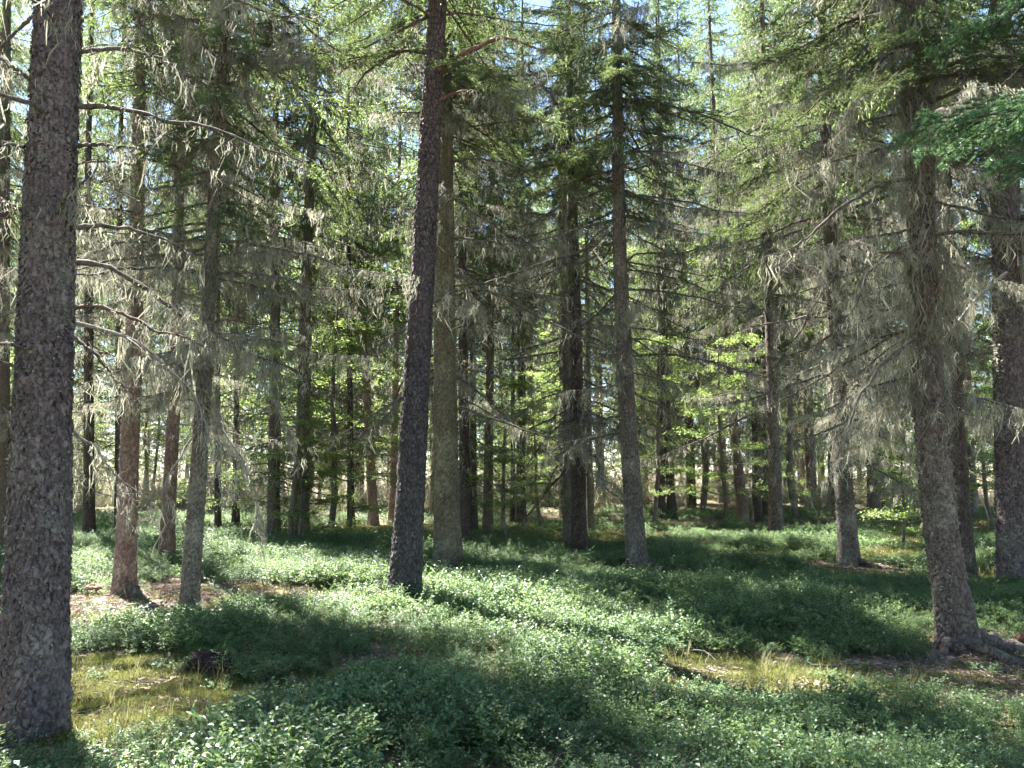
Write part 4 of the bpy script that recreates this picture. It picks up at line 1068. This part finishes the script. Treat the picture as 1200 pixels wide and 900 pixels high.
# pale twiggy brush closing the view at the clearing's far side
def brush_mesh(seed):
    rng = np.random.RandomState(seed)
    n = 70
    az = rng.uniform(0, 6.28, n); lean = rng.uniform(0.05, 0.8, n); L = rng.uniform(0.8, 2.0, n)
    t = np.linspace(0, 1, 5)
    h = np.stack([np.cos(az), np.sin(az), np.zeros(n)], -1)
    P = (h * (L * np.sin(lean))[:, None])[:, None, :] * (t ** 1.3)[None, :, None] + h[:, None, :] * rng.uniform(0, 0.35, n)[:, None, None]
    P[:, :, 2] = (L * np.cos(lean))[:, None] * t[None] - 0.05
    P[:, 1:] += rng.normal(size=(n, 4, 3)) * 0.05
    v, q = tubes(P, np.tile(np.linspace(0.011, 0.003, 5)[None], (n, 1)), 3)
    m = 700
    i = rng.randint(0, n, m); k = rng.randint(1, 5, m)
    d = nrm(rng.normal(size=(m, 3)) + h[i] * 0.5 + np.array([[0, 0, 0.5]]))
    v2, f2 = needles(rng, P[i, k], d, rng.uniform(0.15, 0.5, m), np.full(m, 0.014))
    nl = 1100
    i = rng.randint(0, n, nl); k = rng.randint(1, 5, nl)
    v3, f3 = leaves(rng, P[i, k] + rng.normal(size=(nl, 3)) * 0.2, nrm(rng.normal(size=(nl, 3))), rng.uniform(0.03, 0.07, nl), rng.uniform(0.02, 0.045, nl))
    return build_mesh('twigs', [(v, q, 0, None), (v2, f2, 0, None)], ['brush_twig']), build_mesh('foliage', [(v3, f3, 0, np.repeat(rng.rand(nl), 4))], ['broadleaf'])
BRUSH = [brush_mesh(91), brush_mesh(92), brush_mesh(93)]
rngq = np.random.RandomState(19)
for k in range(90):
    y = rngq.uniform(30.5, 50); x = (k + rngq.rand()) / 90 * 2 - 1
    x = x * (y * 0.68 + 2)
    e = obj('twiggy_bush', None, None, (x, y, float(gh(x, y))), (0, 0, rngq.uniform(0, 6.28)), rngq.uniform(0.8, 1.5))
    tag(e, 'pale twiggy bush in the sunny brush beyond the last bilberry', 'bush', 'pale brush behind the trees')
    v = rngq.randint(3)
    obj('twigs', BRUSH[v][0], e, kind='stuff'); obj('foliage', BRUSH[v][1], e, kind='stuff')

# ------------------------------------------------------------------ further trees (copies that share meshes)
STRAIGHT = []
for k, (r, H, bk) in enumerate([(0.2, 24, 'bark_dark'), (0.17, 21, 'bark_brown'), (0.19, 22, 'bark_red'), (0.16, 19, 'bark_grey')]):
    STRAIGHT.append((trunk_mesh(700 + k, spine_fn([(0, 0), (0.03, 4), (0.0, 10)], H), r, H, 0.1, bk, 0.25)[0], H, [8, 9, 6, 8][k]))
def simple_tree(x, y, v, sc, rz, label, group, tang=True):
    me, H, ci = STRAIGHT[v]
    e = obj('spruce_tree', None, None, (x, y, float(gh(x, y))), (0, 0, rz), sc)
    tag(e, label, 'tree', group)
    obj('trunk', me, e)
    obj('crown', CROWN[ci], e, scale=H / CROWN_H[ci], kind='stuff')
    if tang:
        obj('branch_tangle', TANGLE[(v + int(rz * 7)) % 4], e, rot=(0, 0, rz * 3), kind='stuff')
    return e
rngt = np.random.RandomState(23)
FAR = []
for ring, (ya, yb, n) in enumerate([(34, 39, 6), (41, 48, 10), (52, 60, 18), (64, 76, 24), (80, 100, 26)]):
    for k in range(n):
        y = rngt.uniform(ya, yb)
        x = ((k + 0.15 + 0.7 * rngt.rand()) / n * 2 - 1) * (y * 0.72 + 3)
        FAR.append((x, y))
for i, (x, y) in enumerate(FAR):
    if y < 39 and -10 < x < 3:
        continue
    simple_tree(x, y, (2 if y < 50 else rngt.randint(4)), rngt.uniform(1.05, 1.5), rngt.uniform(0, 6.28), 'distant spruce in the wall of trees behind the pale brush', 'distant spruces behind the brush', tang=y < 50)

for i, (x, y) in enumerate([(8.4, 36.5), (7.0, 41.0), (10.6, 39.0), (-7.6, 38.5), (-9.6, 42.0), (13.5, 35.0), (17.5, 37.0)]):
    simple_tree(x, y, i % 3, 1.2 + 0.08 * (i % 4), i * 1.3 % 6.28, 'distant spruce in the wall of trees behind the pale brush', 'distant spruces behind the brush')

# spruces of the same wood beside and behind the viewer; their crowns shade the floor
for i, (x, y, v, sc) in enumerate([(-8.0, 7.2, 1, 1.0), (-14.5, 12.5, 0, 1.0), (-17, 24, 0, 1.0), (-12.5, 3.5, 3, 1.0), (-6.5, 0.5, 0, 1.0), (9.5, 6.0, 1, 1.0), (12.5, 11.0, 0, 1.0), (16.5, 17.5, 2, 1.0),
                                   (3.5, -5.0, 2, 1.0), (-3.0, -6.0, 1, 1.0), (-18, 30, 1, 1.0)]):
    simple_tree(x, y, v, sc, (i * 1.7) % 6.28, 'spruce of the surrounding wood outside the bilberry glade', 'surrounding spruces', tang=False)

# ------------------------------------------------------------------ small things on the floor
def lump(seed, sx, sy, sz, mat, rough=0.25, grain=6.0, nu=26, nv=14):
    rng = np.random.RandomState(seed)
    th = np.arange(nu) * 2 * np.pi / nu; ph = np.linspace(-np.pi / 2, np.pi / 2, nv)
    PH, TH = np.meshgrid(ph, th, indexing='ij')
    c = np.sign(np.cos(TH)) * np.abs(np.cos(TH)) ** 0.55; s_ = np.sign(np.sin(TH)) * np.abs(np.sin(TH)) ** 0.55
    rr = np.cos(PH) ** 0.45
    jag = 1 + rough * (np.abs(np.sin(TH * grain + rng.rand() * 6)) - 0.5) * 0.5 + rng.normal(size=TH.shape) * rough * 0.18
    X = sx * rr * c * jag; Y = sy * rr * s_ * jag
    Z = sz * (np.sin(PH) * (1 + 0.35 * rough * np.sin(TH * 2 + 1) + rng.normal(size=TH.shape) * rough * 0.3))
    V = np.stack([X, Y, Z], -1).reshape(-1, 3)
    idx = np.arange(nu * nv).reshape(nv, nu)
    q = np.stack([idx[:-1], np.roll(idx, -1, 1)[:-1], np.roll(idx, -1, 1)[1:], idx[1:]], -1).reshape(-1, 4)
    return build_mesh('lump', [(V, q, 0, None)], [mat])
def ground_pt(x, y, dz=0.0):
    return (x, y, float(gh(x, y)) + dz)
o = obj('rotten_stump', lump(1, 0.145, 0.09, 0.075, 'rotten', 0.75, 11, 60, 12), None, ground_pt(-2.46, 6.52, 0.06), (0.1, 0.12, 0.2))
tag(o, 'small dark rotten stump crumbling at the edge of the yellow moss patch', 'stump')
o = obj('wood_chunk', lump(3, 0.11, 0.08, 0.075, 'redwood', 0.3, 3), None, ground_pt(-5.68, 10.7, 0.06), (0, 0.1, 0.5))
tag(o, 'reddish wood chunk lying at the foot of the orange-brown pine', 'wood chunk')
o = obj('wood_chunk', lump(4, 0.07, 0.05, 0.045, 'redwood', 0.25, 3), None, ground_pt(4.98, 7.75, 0.05), (0.2, 0.1, 1.0))
tag(o, 'small orange-red wood chunk lying past the roots of the curved spruce', 'wood chunk')

def root(key, pts, r, seed):
    e, fx, rf, t = TREE[key]
    rng = np.random.RandomState(seed)
    pts = np.array(pts, float)
    cl = np.concatenate([[0], np.cumsum(np.linalg.norm(np.diff(pts, axis=0), axis=1))])
    s = np.linspace(0, cl[-1], 14)
    P = np.stack([np.interp(s, cl, pts[:, i]) for i in range(3)], -1)
    P[:, 2] += gh(P[:, 0], P[:, 1]); P[1:] += rng.normal(size=(13, 3)) * 0.012
    v, q = tubes(P[None], (r * (1 - s / cl[-1]) ** 0.7 + 0.008)[None] * rng.uniform(0.7, 1.25, (1, 14)), 9)
    obj('root', build_mesh('root', [(v - np.array(e.location)[None], q, 0, np.full(len(v), 0.42))], ['bark_brown'], smooth=True), e)
root('P', [(4.30, 7.45, 0.16), (4.52, 7.38, 0.07), (4.85, 7.32, 0.03), (5.2, 7.25, -0.04)], 0.075, 1)
root('P', [(4.20, 7.40, 0.14), (4.28, 7.18, 0.05), (4.45, 6.95, 0.02), (4.6, 6.75, -0.05)], 0.06, 2)
root('P', [(4.12, 7.45, 0.12), (3.95, 7.3, 0.04), (3.75, 7.22, -0.04)], 0.055, 3)
root('P', [(4.32, 7.55, 0.16), (4.62, 7.62, 0.06), (4.95, 7.7, -0.04)], 0.06, 4)
root('B', [(-5.18, 10.65, 0.07), (-4.98, 10.5, 0.05), (-4.8, 10.36, -0.01)], 0.065, 5)
root('N', [(6.28, 14.33, 0.1), (6.5, 14.2, 0.03), (6.7, 14.1, -0.02)], 0.06, 6)
root('J', [(2.40, 14.2, 0.1), (2.62, 14.05, 0.04), (2.8, 13.95, -0.02)], 0.07, 7)
root('J', [(2.2, 14.15, 0.1), (2.05, 13.95, 0.04), (1.95, 13.8, -0.02)], 0.06, 8)

def stick(pts, r, seed, mat, label, twig=0.5):
    pts = np.array(pts, float)
    pts[:, 2] += gh(pts[:, 0], pts[:, 1])
    b = pts[0].copy()
    w, l = dead_branch(np.random.RandomState(seed), 1, 0, 0, 0, 0.12, poly=pts - b[None], r0=r, twig=twig, hang=0.15)
    o = obj('fallen_stick', build_mesh('stick', wood_pieces(w) + lichen_pieces(l, 1), [mat, 'lichen'], smooth=True), None, tuple(b))
    tag(o, label, 'stick')
stick([(3.98, 7.32, 0.2), (3.75, 7.12, 0.09), (3.58, 6.95, 0.03)], 0.012, 41, 'dead_wood', 'bent grey stick leaning against the foot of the curved spruce', 0.2)
stick([(1.55, 7.35, 0.03), (1.75, 7.2, 0.08), (1.82, 7.05, 0.02)], 0.009, 42, 'pale_wood', 'small pale curved stick at the bilberry end of the sunlit moss strip', 0.3)
stick([(2.6, 6.95, 0.03), (3.1, 6.85, 0.04), (3.6, 6.8, 0.03)], 0.012, 43, 'dead_wood', 'grey stick lying along the bare litter strip', 0.6)
stick([(-3.7, 8.0, 0.06), (-3.3, 7.75, 0.12), (-3.05, 7.6, 0.05)], 0.012, 44, 'pale_wood', 'thin pale stick lying in the bilberry behind the thick plum-brown trunk', 0.3)
stick([(4.3, 6.35, 0.04), (4.7, 6.5, 0.03), (5.1, 6.7, 0.05)], 0.014, 45, 'dead_wood', 'grey twiggy stick on the litter in front of the spreading roots', 0.8)
stick([(-1.45, 4.9, 0.05), (-1.2, 4.75, 0.1), (-1.0, 4.68, 0.05)], 0.010, 46, 'dead_wood', 'grey stick half sunk in bilberry between the moss patch and the glade edge', 0.4)

stick([(-4.9, 9.35, 0.03), (-4.3, 9.5, 0.06), (-3.75, 9.45, 0.04)], 0.014, 48, 'pale_wood', 'twiggy dead branch lying across the sunlit litter between the orange pine and the grey spruce', 1.0)
stick([(-6.3, 9.6, 0.03), (-5.9, 9.3, 0.05), (-5.5, 9.2, 0.04)], 0.011, 49, 'dead_wood', 'short dark dead branch on the litter near the reddish wood chunk', 0.8)
stick([(5.4, 13.7, 0.03), (5.9, 13.5, 0.06), (6.5, 13.55, 0.04)], 0.014, 51, 'dead_wood', 'dead branch lying at the foot of the lichen-wrapped grey spruce', 0.9)

# ------------------------------------------------------------------ ground cover: instanced, nobody could count it
PROTO = {}
def proto_collection(name, meshes):
    c = bpy.data.collections.new(name)
    for i, me in enumerate(meshes):
        o = bpy.data.objects.new(name, me)
        c.objects.link(o)
    return c

def scatter(name, coll, pts, rot, scale, idx, label, cat):
    n = len(pts)
    me = bpy.data.meshes.new(name)
    me.vertices.add(n); me.vertices.foreach_set('co', np.asarray(pts, np.float32).ravel())
    a = me.attributes.new('rot', 'FLOAT_VECTOR', 'POINT'); a.data.foreach_set('vector', np.asarray(rot, np.float32).ravel())
    a = me.attributes.new('scl', 'FLOAT_VECTOR', 'POINT'); a.data.foreach_set('vector', np.asarray(scale, np.float32).ravel())
    a = me.attributes.new('idx', 'INT', 'POINT'); a.data.foreach_set('value', np.asarray(idx, np.int32))
    o = obj(name, me, kind='stuff')
    tag(o, label, cat)
    ng = bpy.data.node_groups.new(name, 'GeometryNodeTree')
    ng.interface.new_socket('Geometry', in_out='INPUT', socket_type='NodeSocketGeometry')
    ng.interface.new_socket('Geometry', in_out='OUTPUT', socket_type='NodeSocketGeometry')
    N, L = ng.nodes, ng.links
    gi = N.new('NodeGroupInput'); go = N.new('NodeGroupOutput')
    ci = N.new('GeometryNodeCollectionInfo'); ci.inputs['Collection'].default_value = coll
    ci.inputs['Separate Children'].default_value = True; ci.inputs['Reset Children'].default_value = True
    ip = N.new('GeometryNodeInstanceOnPoints'); ip.inputs['Pick Instance'].default_value = True
    def attr(nm, ty):
        q = N.new('GeometryNodeInputNamedAttribute'); q.data_type = ty; q.inputs['Name'].default_value = nm
        return q.outputs['Attribute']
    er = N.new('FunctionNodeEulerToRotation'); L.new(attr('rot', 'FLOAT_VECTOR'), er.inputs[0])
    L.new(gi.outputs[0], ip.inputs['Points']); L.new(ci.outputs[0], ip.inputs['Instance'])
    L.new(attr('idx', 'INT'), ip.inputs['Instance Index']); L.new(er.outputs[0], ip.inputs['Rotation']); L.new(attr('scl', 'FLOAT_VECTOR'), ip.inputs['Scale'])
    L.new(ip.outputs[0], go.inputs[0])
    md = o.modifiers.new('scatter', 'NODES'); md.node_group = ng
    return o

def bilberry_clump(seed, R=0.19, H=0.225, nst=15, lf=0.026, dry=False):
    rng = np.random.RandomState(seed)
    az = rng.uniform(0, 6.28, nst); rb = R * np.sqrt(rng.rand(nst)) * 0.8
    b = np.stack([np.cos(az) * rb, np.sin(az) * rb, np.full(nst, -0.03)], -1)
    lean = rng.uniform(0.05, 0.6, nst); la = az + rng.normal(size=nst) * 0.9
    h = H * rng.uniform(0.65, 1.1, nst)
    tip = b + np.stack([np.cos(la) * np.sin(lean) * h, np.sin(la) * np.sin(lean) * h, np.cos(lean) * h], -1)
    nb = nst * 4   # side shoots
    i = rng.randint(0, nst, nb); u = rng.uniform(0.35, 0.95, nb)
    sb = b[i] + (tip[i] - b[i]) * u[:, None]
    sd = nrm(rng.normal(size=(nb, 3)) * np.array([[1, 1, 0.3]]) + np.array([[0, 0, 0.7]]))
    sl = rng.uniform(0.04, 0.11, nb)
    se = sb + sd * sl[:, None]
    A = np.concatenate([b, sb]); B = np.concatenate([tip, se])
    P = np.stack([A, (A + B) / 2 + rng.normal(size=A.shape) * 0.006, B], 1)
    v, q = tubes(P, np.tile(np.array([[0.0016, 0.0013, 0.0008]]), (len(A), 1)), 3)
    nl = nb * 5
    i = np.repeat(np.arange(nb), 5); u = np.tile(np.linspace(0.25, 1.0, 5), nb)
    base = sb[i] + (se[i] - sb[i]) * u[:, None]
    perp = nrm(np.cross(sd[i], np.array([[0.1, 0.05, 1.0]])) * np.where(np.arange(nl) % 2 == 0, 1, -1)[:, None] + sd[i] * 0.6 + rng.normal(size=(nl, 3)) * 0.35)
    perp[:, 2] *= 0.5; perp = nrm(perp)
    V, F = leaves(rng, base, perp, lf * rng.uniform(0.7, 1.25, nl), lf * rng.uniform(0.45, 0.75, nl), upj=0.45, fold=0.18)
    tint = np.clip(0.35 * rng.rand(nl) + 0.65 * rng.rand(nb)[i], 0, 1)
    pieces = [(V, F, 0, np.repeat(tint, 4)), (v, q, 1, None)]
    if dry:
        nd = 9
        b = np.stack([rng.normal(size=nd) * 0.08, rng.normal(size=nd) * 0.08, np.zeros(nd)], -1)
        d = nrm(np.stack([rng.normal(size=nd) * 0.45, rng.normal(size=nd) * 0.45, np.ones(nd)], -1)) * rng.uniform(0.12, 0.34, nd)[:, None]
        v, q = tubes(np.stack([b, b + d * 0.55 + rng.normal(size=(nd, 3)) * 0.012, b + d], 1), np.tile(np.array([[0.002, 0.0015, 0.0008]]), (nd, 1)), 3)
        pieces.append((v, q, 2, None))
        b2 = b + d * rng.uniform(0.4, 0.9, (nd, 1)); d2 = nrm(rng.normal(size=(nd, 3)) + np.array([[0, 0, 0.6]])) * rng.uniform(0.04, 0.1, nd)[:, None]
        v, q = tubes(np.stack([b2, b2 + d2], 1), np.tile(np.array([[0.0013, 0.0007]]), (nd, 1)), 3)
        pieces.append((v, q, 2, None))
    return build_mesh('bilberry', pieces, ['bilberry', 'bilberry_stem', 'dead_wood'])
bil = proto_collection('bilberry_clump', [bilberry_clump(s) for s in range(5)] + [bilberry_clump(5, nst=9, lf=0.021, dry=True), bilberry_clump(6, H=0.18, nst=11, lf=0.032), bilberry_clump(7, nst=6, lf=0.024, dry=True)])
rngg = np.random.RandomState(77)
def field(y0, y1, dens, half=0.72, pad=1.5):
    W = y1 * half + pad
    n = int(dens * (y1 - y0) * 2 * W)
    x = rngg.uniform(-W, W, n); y = rngg.uniform(y0, y1, n)
    k = np.abs(x) < y * half + pad
    return x[k], y[k]
bx, by, bs = [], [], []
for y0, y1, dn, s in [(2.2, 8, 54, 1.0), (8, 14, 42, 1.1), (14, 21, 29, 1.2), (21, 34, 14, 1.45)]:
    x, y = field(y0, y1, dn)
    b, _ = bare(x, y)
    fade = np.clip((y - 19) / 9, 0, 0.8)
    keep = (rngg.rand(len(x)) > b * 0.95) & (rngg.rand(len(x)) > fade) & (vnoise(x, y, 1.3, 8) + 0.3 * rngg.rand(len(x)) > 0.12)
    x, y, b = x[keep], y[keep], b[keep]
    bx.append(x); by.append(y); bs.append(s * (0.42 + 0.95 * vnoise(x, y, 1.1, 9)) * rngg.uniform(0.75, 1.15, len(x)) * (1 - 0.45 * b))
bx = np.concatenate(bx); by = np.concatenate(by); bs = np.concatenate(bs)
# keep the stems out of the trunks
for k, (e, fx, rf, t) in TREE.items():
    ok = np.hypot(bx - e.location.x, by - e.location.y) > float(rf(0.0)) * 1.25 + 0.04
    bx, by, bs = bx[ok], by[ok], bs[ok]
n = len(bx)
scatter('bilberry', bil, np.stack([bx, by, gh(bx, by)], -1), np.stack([rngg.normal(size=n) * 0.12, rngg.normal(size=n) * 0.12, rngg.uniform(0, 6.28, n)], -1),
        np.stack([bs, bs, bs * rngg.uniform(0.8, 1.3, n)], -1), rngg.choice(8, n, p=[0.16, 0.16, 0.16, 0.16, 0.16, 0.06, 0.10, 0.04]), 'knee-low carpet of small-leaved green bilberry covering the forest floor', 'bilberry')

def moss_tuft(seed):
    rng = np.random.RandomState(seed)
    n = 90
    b = np.stack([rng.normal(size=n) * 0.04, rng.normal(size=n) * 0.04, np.full(n, -0.005)], -1)
    V, F = needles(rng, b, nrm(rng.normal(size=(n, 3)) * np.array([[0.7, 0.7, 0.3]]) + np.array([[0, 0, 0.8]])), rng.uniform(0.015, 0.04, n), rng.uniform(0.005, 0.010, n))
    return build_mesh('moss', [(V, F, 0, np.repeat(rng.rand(n), 3))], ['moss'])
moss = proto_collection('moss_tuft', [moss_tuft(s) for s in range(4)])
mx, my = [], []
for y0, y1, dn in [(4.2, 8, 300), (8, 15, 160), (15, 30, 40)]:
    x, y = field(y0, y1, dn)
    b, ms = bare(x, y)
    keep = (b > 0.15) & (rngg.rand(len(x)) < ms * 1.1) & (vnoise(x, y, 3.0, 12) > 0.25)
    mx.append(x[keep]); my.append(y[keep])
mx = np.concatenate(mx); my = np.concatenate(my); n = len(mx)
sc = rngg.uniform(0.7, 1.3, n) * (0.6 + 1.3 * vnoise(mx, my, 4.0, 21)) * np.clip(my / 9, 1, 2.2)
scatter('moss', moss, np.stack([mx, my, gh(mx, my)], -1), np.stack([np.zeros(n), np.zeros(n), rngg.uniform(0, 6.28, n)], -1), np.stack([sc, sc, sc], -1), rngg.randint(0, 4, n),
        'yellow-green moss in the bare patches between the bilberry', 'moss')

def grass_tuft(seed):
    rng = np.random.RandomState(seed)
    n = 13; K = 5; t = np.linspace(0, 1, K)
    az = rng.uniform(0, 6.28, n); L = rng.uniform(0.05, 0.19, n); be = rng.uniform(0.15, 0.9, n)
    h = np.stack([np.cos(az), np.sin(az), np.zeros(n)], -1); sd = np.stack([-np.sin(az), np.cos(az), np.zeros(n)], -1)
    b = h * rng.uniform(0, 0.03, n)[:, None]
    P = b[:, None] + h[:, None] * (L * be)[:, None, None] * (t ** 1.7)[None, :, None]
    P[:, :, 2] += L[:, None] * (t[None] - 0.35 * be[:, None] * t[None] ** 2)
    w = 0.0024 * (1.05 - t)[None, :, None]
    V = np.stack([P - sd[:, None] * w, P + sd[:, None] * w], 2).reshape(-1, 3)
    idx = np.arange(n * K * 2).reshape(n, K, 2)
    q = np.stack([idx[:, :-1, 0], idx[:, :-1, 1], idx[:, 1:, 1], idx[:, 1:, 0]], -1).reshape(-1, 4)
    return build_mesh('grass', [(V, q, 0, np.repeat(rng.rand(n), K * 2))], ['grass'])
grs = proto_collection('grass_tuft', [grass_tuft(s) for s in range(5)])
qx, qy = [], []
for y0, y1, dn in [(4.2, 8, 34), (8, 15, 18), (15, 30, 8)]:
    x, y = field(y0, y1, dn)
    b, ms = bare(x, y)
    keep = ((b > 0.1) & (rngg.rand(len(x)) < 0.25 + 0.6 * ms) & (vnoise(x, y, 2.2, 15) > 0.35)) | (rngg.rand(len(x)) < 0.03)
    qx.append(x[keep]); qy.append(y[keep])
qx = np.concatenate(qx); qy = np.concatenate(qy); n = len(qx)
sc = rngg.uniform(0.6, 1.4, n)
scatter('grass', grs, np.stack([qx, qy, gh(qx, qy)], -1), np.stack([np.zeros(n), np.zeros(n), rngg.uniform(0, 6.28, n)], -1), np.stack([sc, sc, sc], -1), rngg.randint(0, 5, n),
        'thin yellowish grass standing in the mossy patches', 'grass')

def litter_bits(seed):
    rng = np.random.RandomState(seed)
    n = 26
    b = np.stack([rng.normal(size=n) * 0.08, rng.normal(size=n) * 0.08, rng.uniform(0.0, 0.015, n)], -1)
    d = nrm(np.stack([rng.normal(size=n), rng.normal(size=n), rng.normal(size=n) * 0.12], -1))
    V, F = leaves(rng, b, d, rng.uniform(0.03, 0.09, n), rng.uniform(0.006, 0.022, n), upj=0.5, fold=0.3)
    L = rng.uniform(0.06, 0.2, 7); d2 = nrm(np.stack([rng.normal(size=7), rng.normal(size=7), np.abs(rng.normal(size=7)) * 0.15], -1))
    P = np.stack([b[:7], b[:7] + d2 * (L * 0.5)[:, None] + rng.normal(size=(7, 3)) * 0.008, b[:7] + d2 * L[:, None]], 1)
    v, q = tubes(P, np.tile(np.array([[0.003, 0.0025, 0.001]]), (7, 1)), 3)
    return build_mesh('litter', [(V, F, 0, np.repeat(rng.rand(n), 4)), (v, q, 1, None)], ['litter', 'dead_wood'])
lit = proto_collection('litter_bits', [litter_bits(s) for s in range(5)])
qx, qy = [], []
for y0, y1, dn in [(3.5, 9, 40), (9, 15, 30), (15, 32, 9)]:
    x, y = field(y0, y1, dn)
    b, ms = bare(x, y)
    keep = ((b > 0.1) & (rngg.rand(len(x)) < 1.1 - 0.7 * ms)) | (rngg.rand(len(x)) < 0.08)
    qx.append(x[keep]); qy.append(y[keep])
qx = np.concatenate(qx); qy = np.concatenate(qy); n = len(qx)
sc = rngg.uniform(0.7, 1.3, n) * np.clip(qy / 11, 1, 1.8)
scatter('litter', lit, np.stack([qx, qy, gh(qx, qy)], -1), np.stack([np.zeros(n), np.zeros(n), rngg.uniform(0, 6.28, n)], -1), np.stack([sc, sc, sc], -1), rngg.randint(0, 5, n),
        'dry twigs, bark bits and needles littering the bare ground', 'litter')
